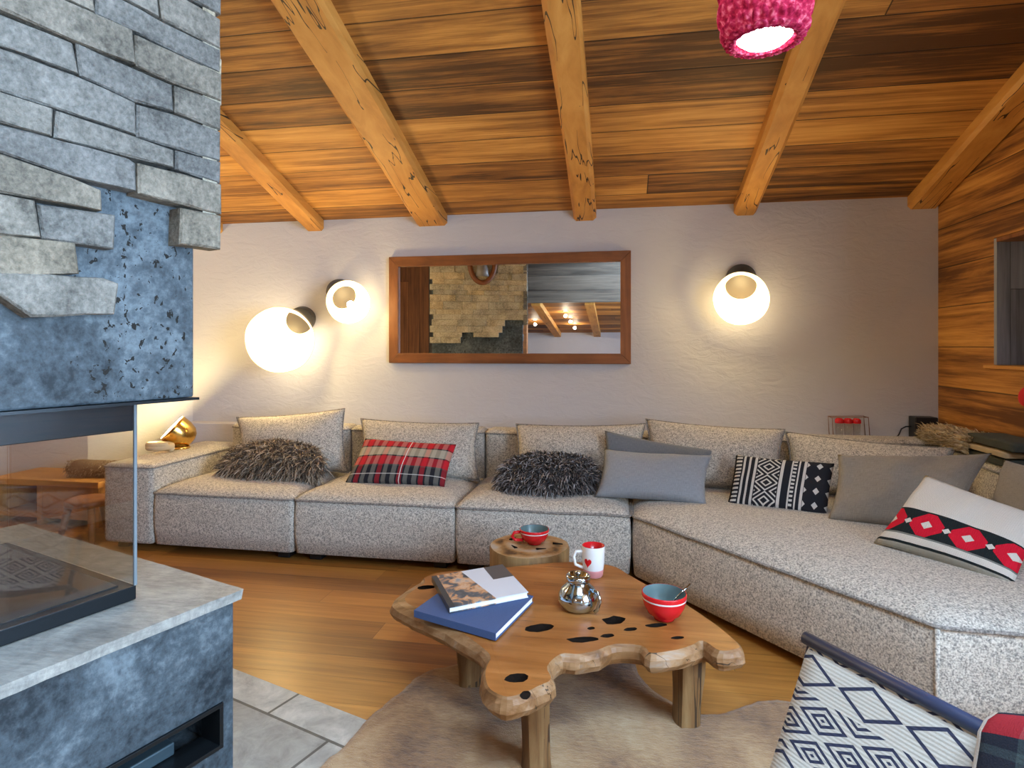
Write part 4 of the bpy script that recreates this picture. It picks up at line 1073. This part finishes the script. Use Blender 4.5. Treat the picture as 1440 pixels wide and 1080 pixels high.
tube(bm, [Vector((-3.33 + .085 * math.cos(a) , 3.93 + .06 * math.sin(a), .600 + a * .0032)) for a in [R(20) * k for k in range(36)]], .021, 8)
obm('rope', bm, M_rope, rp, True)

bn = thing('low_bench', (-4.25, 4.05, 0), 'low pine bench with an open compartment, seen through the fireplace glass', 'bench')
boxo('bench_top', -4.77, -3.80, 3.87, 4.29, .30, .345, M_bench, bn)
for x in (-4.76, -4.36, -3.86): boxo('side_panel', x, x + .045, 3.89, 4.28, .0, .30, M_bench, bn)
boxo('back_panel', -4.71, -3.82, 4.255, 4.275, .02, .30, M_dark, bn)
boxo('bottom_shelf', -4.715, -3.815, 3.90, 4.25, .05, .085, M_bench, bn)
boxo('front_panel', -4.314, -3.815, 3.895, 3.915, .086, .30, M_bench, bn)
tw = thing('rolled_throw', (-3.98, 4.05, .345), 'rolled grey brown woollen throw lying on the low bench', 'throw')
bm = bmesh.new(); tube(bm, [(-4.19, 4.02, .41), (-4.10, 4.03, .415), (-3.98, 4.05, .412), (-3.84, 4.08, .405), (-3.76, 4.09, .40)], [.055, .066, .062, .06, .045], 16)
o = obm('roll', bm, M_fabric_under, tw, True)
r_ = random.Random(5); pts = []
for _ in range(1500):
    a, b = r_.random(), r_.random() * 6.283; c = Vector((-4.2 + .44 * a, 4.02 + .07 * a, .411)); nn = Vector((0, math.cos(b), math.sin(b))); pts.append((c + nn * .056, nn))
blades('wool_pile', pts, .03, .004, M_throwfur, tw, 5)
so = thing('wooden_stool', (-3.62, 3.70, 0), 'small dark wooden stool between fireplace and sofa arm', 'stool')
latheo('seat', (-3.66, 3.66, .25), (0, 0, 1), [(.0, 0), (.14, .0), (.15, .01), (.15, .03), (.14, .04), (.0, .04)], M_frame, so, 28)
for dx, dy in ((-.09, -.08), (.09, -.08), (0, .1)):
    tubeo('leg', [(-3.66 + dx, 3.66 + dy, .252), (-3.66 + dx * 1.45, 3.66 + dy * 1.45, 0.004)], [.024, .018], M_frame, so, 10)

# ------------------------------------------------------------------ right corner: rack, speaker, cable, blankets, ornament
rk = thing('wire_rack', (1.575, 4.585, .716), 'small wire rack holding three red-topped glasses on the ledge', 'rack')
bm = bmesh.new()
for y in (4.545, 4.625):
    tube(bm, [(1.470, y, .719), (1.462, y, .858), (1.695, y, .864), (1.705, y, .719)], .003, 6)
for x, z in ((1.470, .72), (1.705, .72), (1.463, .857), (1.694, .862)): tube(bm, [(x, 4.545, z), (x, 4.625, z)], .003, 6)
obm('wire_frame', bm, plain('copper_wire', (.30, .15, .09), .4, .8), rk, True)
for i, x in enumerate((1.522, 1.578, 1.634)):
    g = thing('red_topped_glass', (x, 4.585, .718), ['leftmost red-topped glass in the wire rack', 'middle red-topped glass in the wire rack', 'rightmost red-topped glass in the wire rack'][i], 'glass', 'red-topped glasses in the rack')
    latheo('glass_body', (x, 4.585, .718), (0, 0, 1), [(.0, .001), (.02, .0), (.023, .004), (.026, .085), (.026, .10)], M_cup, g, 20)
    latheo('red_top', (x, 4.585, .718), (0, 0, 1), [(.0275, .098), (.029, .104), (.028, .122), (.018, .132), (.0, .134)], M_red, g, 20)
sk = thing('black_speaker', (2.06, 4.585, .716), 'small black box speaker on the ledge in the right corner', 'speaker')
boxo('case', 1.985, 2.125, 4.53, 4.635, .716, .872, M_black, sk, .006)
latheo('speaker_dial', (2.14, 4.50, .80), (0, -1, .2), [(.0, .0), (.035, .0), (.035, .018), (.0, .02)], M_black, sk, 20)
boxo('dial_arm', 2.11, 2.15, 4.50, 4.54, .78, .82, M_black, sk)
tag(tubeo('black_cable', [(1.985, 4.60, .80), (1.95, 4.59, .80), (1.915, 4.575, .785), (1.895, 4.565, .745), (1.87, 4.56, .721), (1.80, 4.57, .7205), (1.77, 4.575, .7205)], .0045, M_black, None, 8, loc=(1.9, 4.575, .72)), 'thin black cable running to the black speaker', 'cable')
# blankets on the right backrest
def blanket(name, x0, x1, y0, y1, z0, z1, m, label, seed):
    bm = bmesh.new(); t = bmesh.new(); bmesh.ops.create_cube(t, size=1)
    bmesh.ops.bevel(t, geom=t.edges[:], offset=.0, segments=1, affect='EDGES') if False else None
    bmesh.ops.subdivide_edges(t, edges=t.edges[:], cuts=8, use_grid_fill=True)
    for v in t.verts:
        p = v.co.copy(); e = max(abs(p.x), abs(p.y)) * 2
        zz = p.z * (1 - .35 * e ** 6)
        q = Vector((x0 + (p.x + .5) * (x1 - x0), y0 + (p.y + .5) * (y1 - y0), z0 + (zz + .5) * (z1 - z0)))
        k = noise.noise(q * 9 + Vector((seed, 0, 0)))
        q += Vector((0, noise.noise(q * 14 + Vector((0, seed, 0))) * .015, k * .008 if p.z > 0 else 0)); v.co = q
    merge(bm, t); o = obm(name, bm, m, None, True, loc=((x0 + x1) / 2, (y0 + y1) / 2, z0))
    return tag(o, label, 'blanket', 'folded blankets in the right corner')
blanket('folded_blanket', 1.975, 2.17, 3.50, 4.18, .717, .765, M_plaid_dark, 'bottom dark blanket of the folded pile in the right corner', 1)
blanket('folded_blanket', 1.965, 2.165, 3.52, 4.16, .768, .80, M_wool_tan, 'tan striped blanket in the middle of the folded pile', 2)
blanket('folded_blanket', 1.98, 2.17, 3.48, 3.90, .803, .862, M_plaid_dark, 'dark green grey folded blanket on top of the pile', 3)
fl = blanket('fleece_throw', 1.96, 2.14, 3.88, 4.40, .802, .835, M_rope, 'shaggy cream fleece draped over the blanket pile', 4)
fl['category'] = 'throw'; del fl['group']
r_ = random.Random(8); pts = []
for _ in range(2600):
    sd = r_.random() < .45
    pts.append((Vector((1.955 if sd else r_.uniform(1.955, 2.14), r_.uniform(3.84, 4.42), r_.uniform(.74, .80) if sd else r_.uniform(.81, .84))), Vector((-.5, r_.uniform(-.3, .3), .8)).normalized()))
blades('fleece_pile', pts, .038, .005, M_fleece, fl, 8, (-.2, 0, -.35))
rh = thing('red_ornament', (2.165, 3.66, 1.08), 'red felt ornament hanging on the board wall at the right picture edge', 'ornament')
bm = bmesh.new(); bmesh.ops.create_icosphere(bm, subdivisions=3, radius=1)
for v in bm.verts: v.co = Vector((2.148 + v.co.x * .028, 3.665 + v.co.y * .06, 1.085 + v.co.z * .055 - abs(v.co.y) * .01))
obm('felt_body', bm, M_redfelt, rh, True)
tubeo('hanging_loop', [(2.155, 3.665, 1.13), (2.165, 3.665, 1.19), (2.176, 3.665, 1.235)], .002, M_redfelt, rh, 6)

# ------------------------------------------------------------------ lounge chair
P0, P1 = Vector((.463, 1.619, .62)), Vector((.835, 1.067, .62))
bd = (P1 - P0).normalized(); fw = Vector((-.829, -.559, 0))
ch = thing('lounge_chair', (.45, 1.15, 0), 'low folding chair with white and navy diamond woven sling', 'chair')
W = (P1 - P0).length
def sling_mesh():
    prof = [(.004, .0, -.008), (.020, 0, -.028), (.03, 0, -.05), (.078, 0, -.15), (.122, 0, -.24), (.16, 0, -.32), (.20, 0, -.385), (.26, 0, -.415), (.34, 0, -.405), (.45, 0, -.37), (.56, 0, -.33)]
    V, F, UV = [], [], []; n = 14; acc = [0]
    for a, b in zip(prof, prof[1:]): acc.append(acc[-1] + math.hypot(a[0] - b[0], a[2] - b[2]))
    for side in (0, 1):
        for j, p in enumerate(prof):
            for i in range(n + 1):
                s = .012 + (W - .024) * i / n
                sag = math.sin(math.pi * i / n) * .010 * min(1, acc[j] / .1)
                q = P0 + bd * s + fw * (p[0] - sag * .8 - side * .004) + Vector((0, 0, p[2] - sag * .4 - side * .002))
                V.append(q); UV.append((s, acc[j]))
    m = len(prof) * (n + 1)
    for j in range(len(prof) - 1):
        for i in range(n):
            a = j * (n + 1) + i; F.append([a, a + 1, a + n + 2, a + n + 1]); F.append([m + a, m + a + n + 1, m + a + n + 2, m + a + 1])
    for j in range(len(prof) - 1):
        a = j * (n + 1); F.append([a, a + n + 1, m + a + n + 1, m + a]); a += n; F.append([a, m + a, m + a + n + 1, a + n + 1])
    return ob('sling', V, F, M_sling, ch, True, uv=UV)
sling_mesh()
tubeo('top_bar', [P0 - bd * .006, P1 + bd * .01], .0155, M_navy, ch, 12)
fb = P0 + fw * .56 + Vector((0, 0, -.33))
tubeo('front_bar', [fb, fb + bd * W], .014, M_navy, ch, 12)
for s in (.004, W - .004):
    a = P0 + bd * s
    tubeo('back_leg', [a - fw * .02, a + fw * .10 + Vector((0, 0, -.28)) - fw * .02, a + fw * .24 + Vector((0, 0, -.6185))], .012, M_navy, ch, 10)
    b = fb + bd * s
    tubeo('front_leg', [b, b - fw * .38 + Vector((0, 0, -.12)), b - fw * .62 + Vector((0, 0, -.288))], .012, M_navy, ch, 10)
def throw():
    V, F, UV = [], [], []; nu, nv = 18, 34
    for side in (0, 1):
        for j in range(nv + 1):
            t = j / nv                                   # from the front hem over the bar to the back hem
            for i in range(nu + 1):
                s = .408 + i / nu * (W - .408 + .04)
                up = .004 + .13 * (i / nu) ** .9
                th = .020 * (1 - side)
                if t < .45:
                    k = t / .45; base = P0 + bd * s + fw * (.142 * (1 - k) + .024 + .01) + Vector((0, 0, -.30 * (1 - k) + up * .55 * k))
                    nn = (fw * .9 + Vector((0, 0, .42)))
                elif t < .6:
                    a = (t - .45) / .15 * math.pi; base = P0 + bd * s + fw * (.034 * math.cos(a)) + Vector((0, 0, up * .55 + up * .45 * math.sin(a) + .018 * math.sin(a)))
                    nn = fw * math.cos(a) + Vector((0, 0, math.sin(a)))
                else:
                    k = (t - .6) / .4; base = P0 + bd * s - fw * (.034 + .01 * k) + Vector((0, 0, up * .55 - k * .30)); nn = -fw
                w = noise.noise(Vector((s * 14, t * 5, 1))) * .008
                V.append(base + nn.normalized() * (th + w) + bd * (noise.noise(Vector((t * 6, 3, s))) * .012)); UV.append((i / nu * .6, t * 1.0))
    m = (nv + 1) * (nu + 1)
    for j in range(nv):
        for i in range(nu):
            a = j * (nu + 1) + i; F.append([a, a + 1, a + nu + 2, a + nu + 1]); F.append([m + a, m + a + nu + 1, m + a + nu + 2, m + a + 1])
        a = j * (nu + 1); F.append([a, a + nu + 1, m + a + nu + 1, m + a]); a += nu; F.append([a, m + a, m + a + nu + 1, a + nu + 1])
    for i in range(nu):
        F.append([i, m + i, m + i + 1, i + 1]); a = nv * (nu + 1) + i; F.append([a, a + 1, m + a + 1, m + a])
    o = ob('tartan_throw', V, F, M_throw, None, True, loc=P0 + bd * .5, uv=UV)
    tag(o, 'red and black tartan throw draped over the folding chair', 'throw')
throw()

# ------------------------------------------------------------------ ceiling spots at the rear (seen in the mirror)
for i, (x, y) in enumerate(((-1.78, -3.6), (-1.04, -2.6), (-1.0, -3.3), (-.97, -4.1))):
    z = 2.20 + (-1.42 - y) * -.1256
    t = thing('ceiling_spot', (x, y, z - .012), ['recessed spot nearest the stone chimney in the mirror', 'topmost of the three recessed spots in a line, in the mirror', 'middle of the three recessed spots in a line, in the mirror', 'lowest of the three recessed spots in a line, in the mirror'][i], 'spot light', 'recessed spots')
    latheo('spot_ring', (x, y, z + .004), (0, -.125, -1), [(.062, 0), (.062, .012), (.048, .014), (.046, .004)], M_white, t, 24)
    latheo('spot_lens', (x, y, z + .004), (0, -.125, -1), [(.047, .006), (.0, .010)], M_spot, t, 24)
    point('spot_glow', (x, y, z - .09), 6, (1, .84, .62), .03)
for k, x in enumerate((-1.55, -.60)):
    bm = bmesh.new(); prism(bm, [(x, -1.43, 2.20), (x + .16, -1.43, 2.20), (x + .16, -1.43, 2.09), (x, -1.43, 2.09)], (0, -3.95, -.497))
    tag(obm('rear_beam', bm, M_beam), ['pale beam of the rear ceiling seen in the mirror beside the chimney', 'second pale beam of the rear ceiling, nearer the right edge of the mirror'][k], 'beam', 'rear ceiling beams')

# ------------------------------------------------------------------ light
def area(name, loc, rot, sx, sy, w, col):
    l = bpy.data.lights.new(name, 'AREA'); l.shape = 'RECTANGLE'; l.size = sx; l.size_y = sy; l.energy = w; l.color = col
    o = bpy.data.objects.new(name, l); COL.objects.link(o); o.location = loc; o.rotation_euler = rot; return o
DAY = (.56, .78, 1.0)
a, b, c, d = WIN[0]; area('daylight_front_window', (XW + .34, (a + b) / 2, (c + d) / 2), (0, R(90), 0), d - c, b - a, 330, DAY)
a, b, c, d = WIN[1]; area('daylight_rear_window', (XW + .34, (a + b) / 2, (c + d) / 2), (0, R(90), 0), d - c, b - a, 70, DAY)

for x0, x1, y0, y1 in ADDED_SKY:
    ym = (y0 + y1) / 2
    area('added_skylight_fill', ((x0 + x1) / 2, ym, cz(ym) + .30), (R(-16.9), 0, 0), x1 - x0, (y1 - y0) * 1.04, 280, DAY)  # fill light through the added skylights
point('added_alcove_fill', (-3.75, 3.0, 2.5), 34, (1, .80, .50), .05)  # added unseen fill without a fixture, brightens alcove and mirrored stone
W_ = bpy.data.worlds.new('sky'); S.world = W_; W_.use_nodes = True
W_.node_tree.nodes['Background'].inputs[0].default_value = (.62, .78, 1, 1); W_.node_tree.nodes['Background'].inputs[1].default_value = 1.0

# ------------------------------------------------------------------ camera
cam = bpy.data.cameras.new('camera'); co = bpy.data.objects.new('camera', cam); COL.objects.link(co)
co.location = (0, 0, 1.35); co.rotation_euler = (R(90), 0, R(10.07))
cam.sensor_width = 36; cam.lens = 850 / 1440 * 36; cam.shift_y = -52 / 1440; cam.clip_start = .02
S.camera = co
S.view_settings.view_transform = 'Standard'; S.view_settings.look = 'None'; S.view_settings.gamma = 1; S.view_settings.exposure = 0.42
S.cycles.use_denoising = True; S.cycles.max_bounces = 10; S.cycles.diffuse_bounces = 6; S.cycles.transparent_max_bounces = 16
S.cycles.sample_clamp_indirect = 6
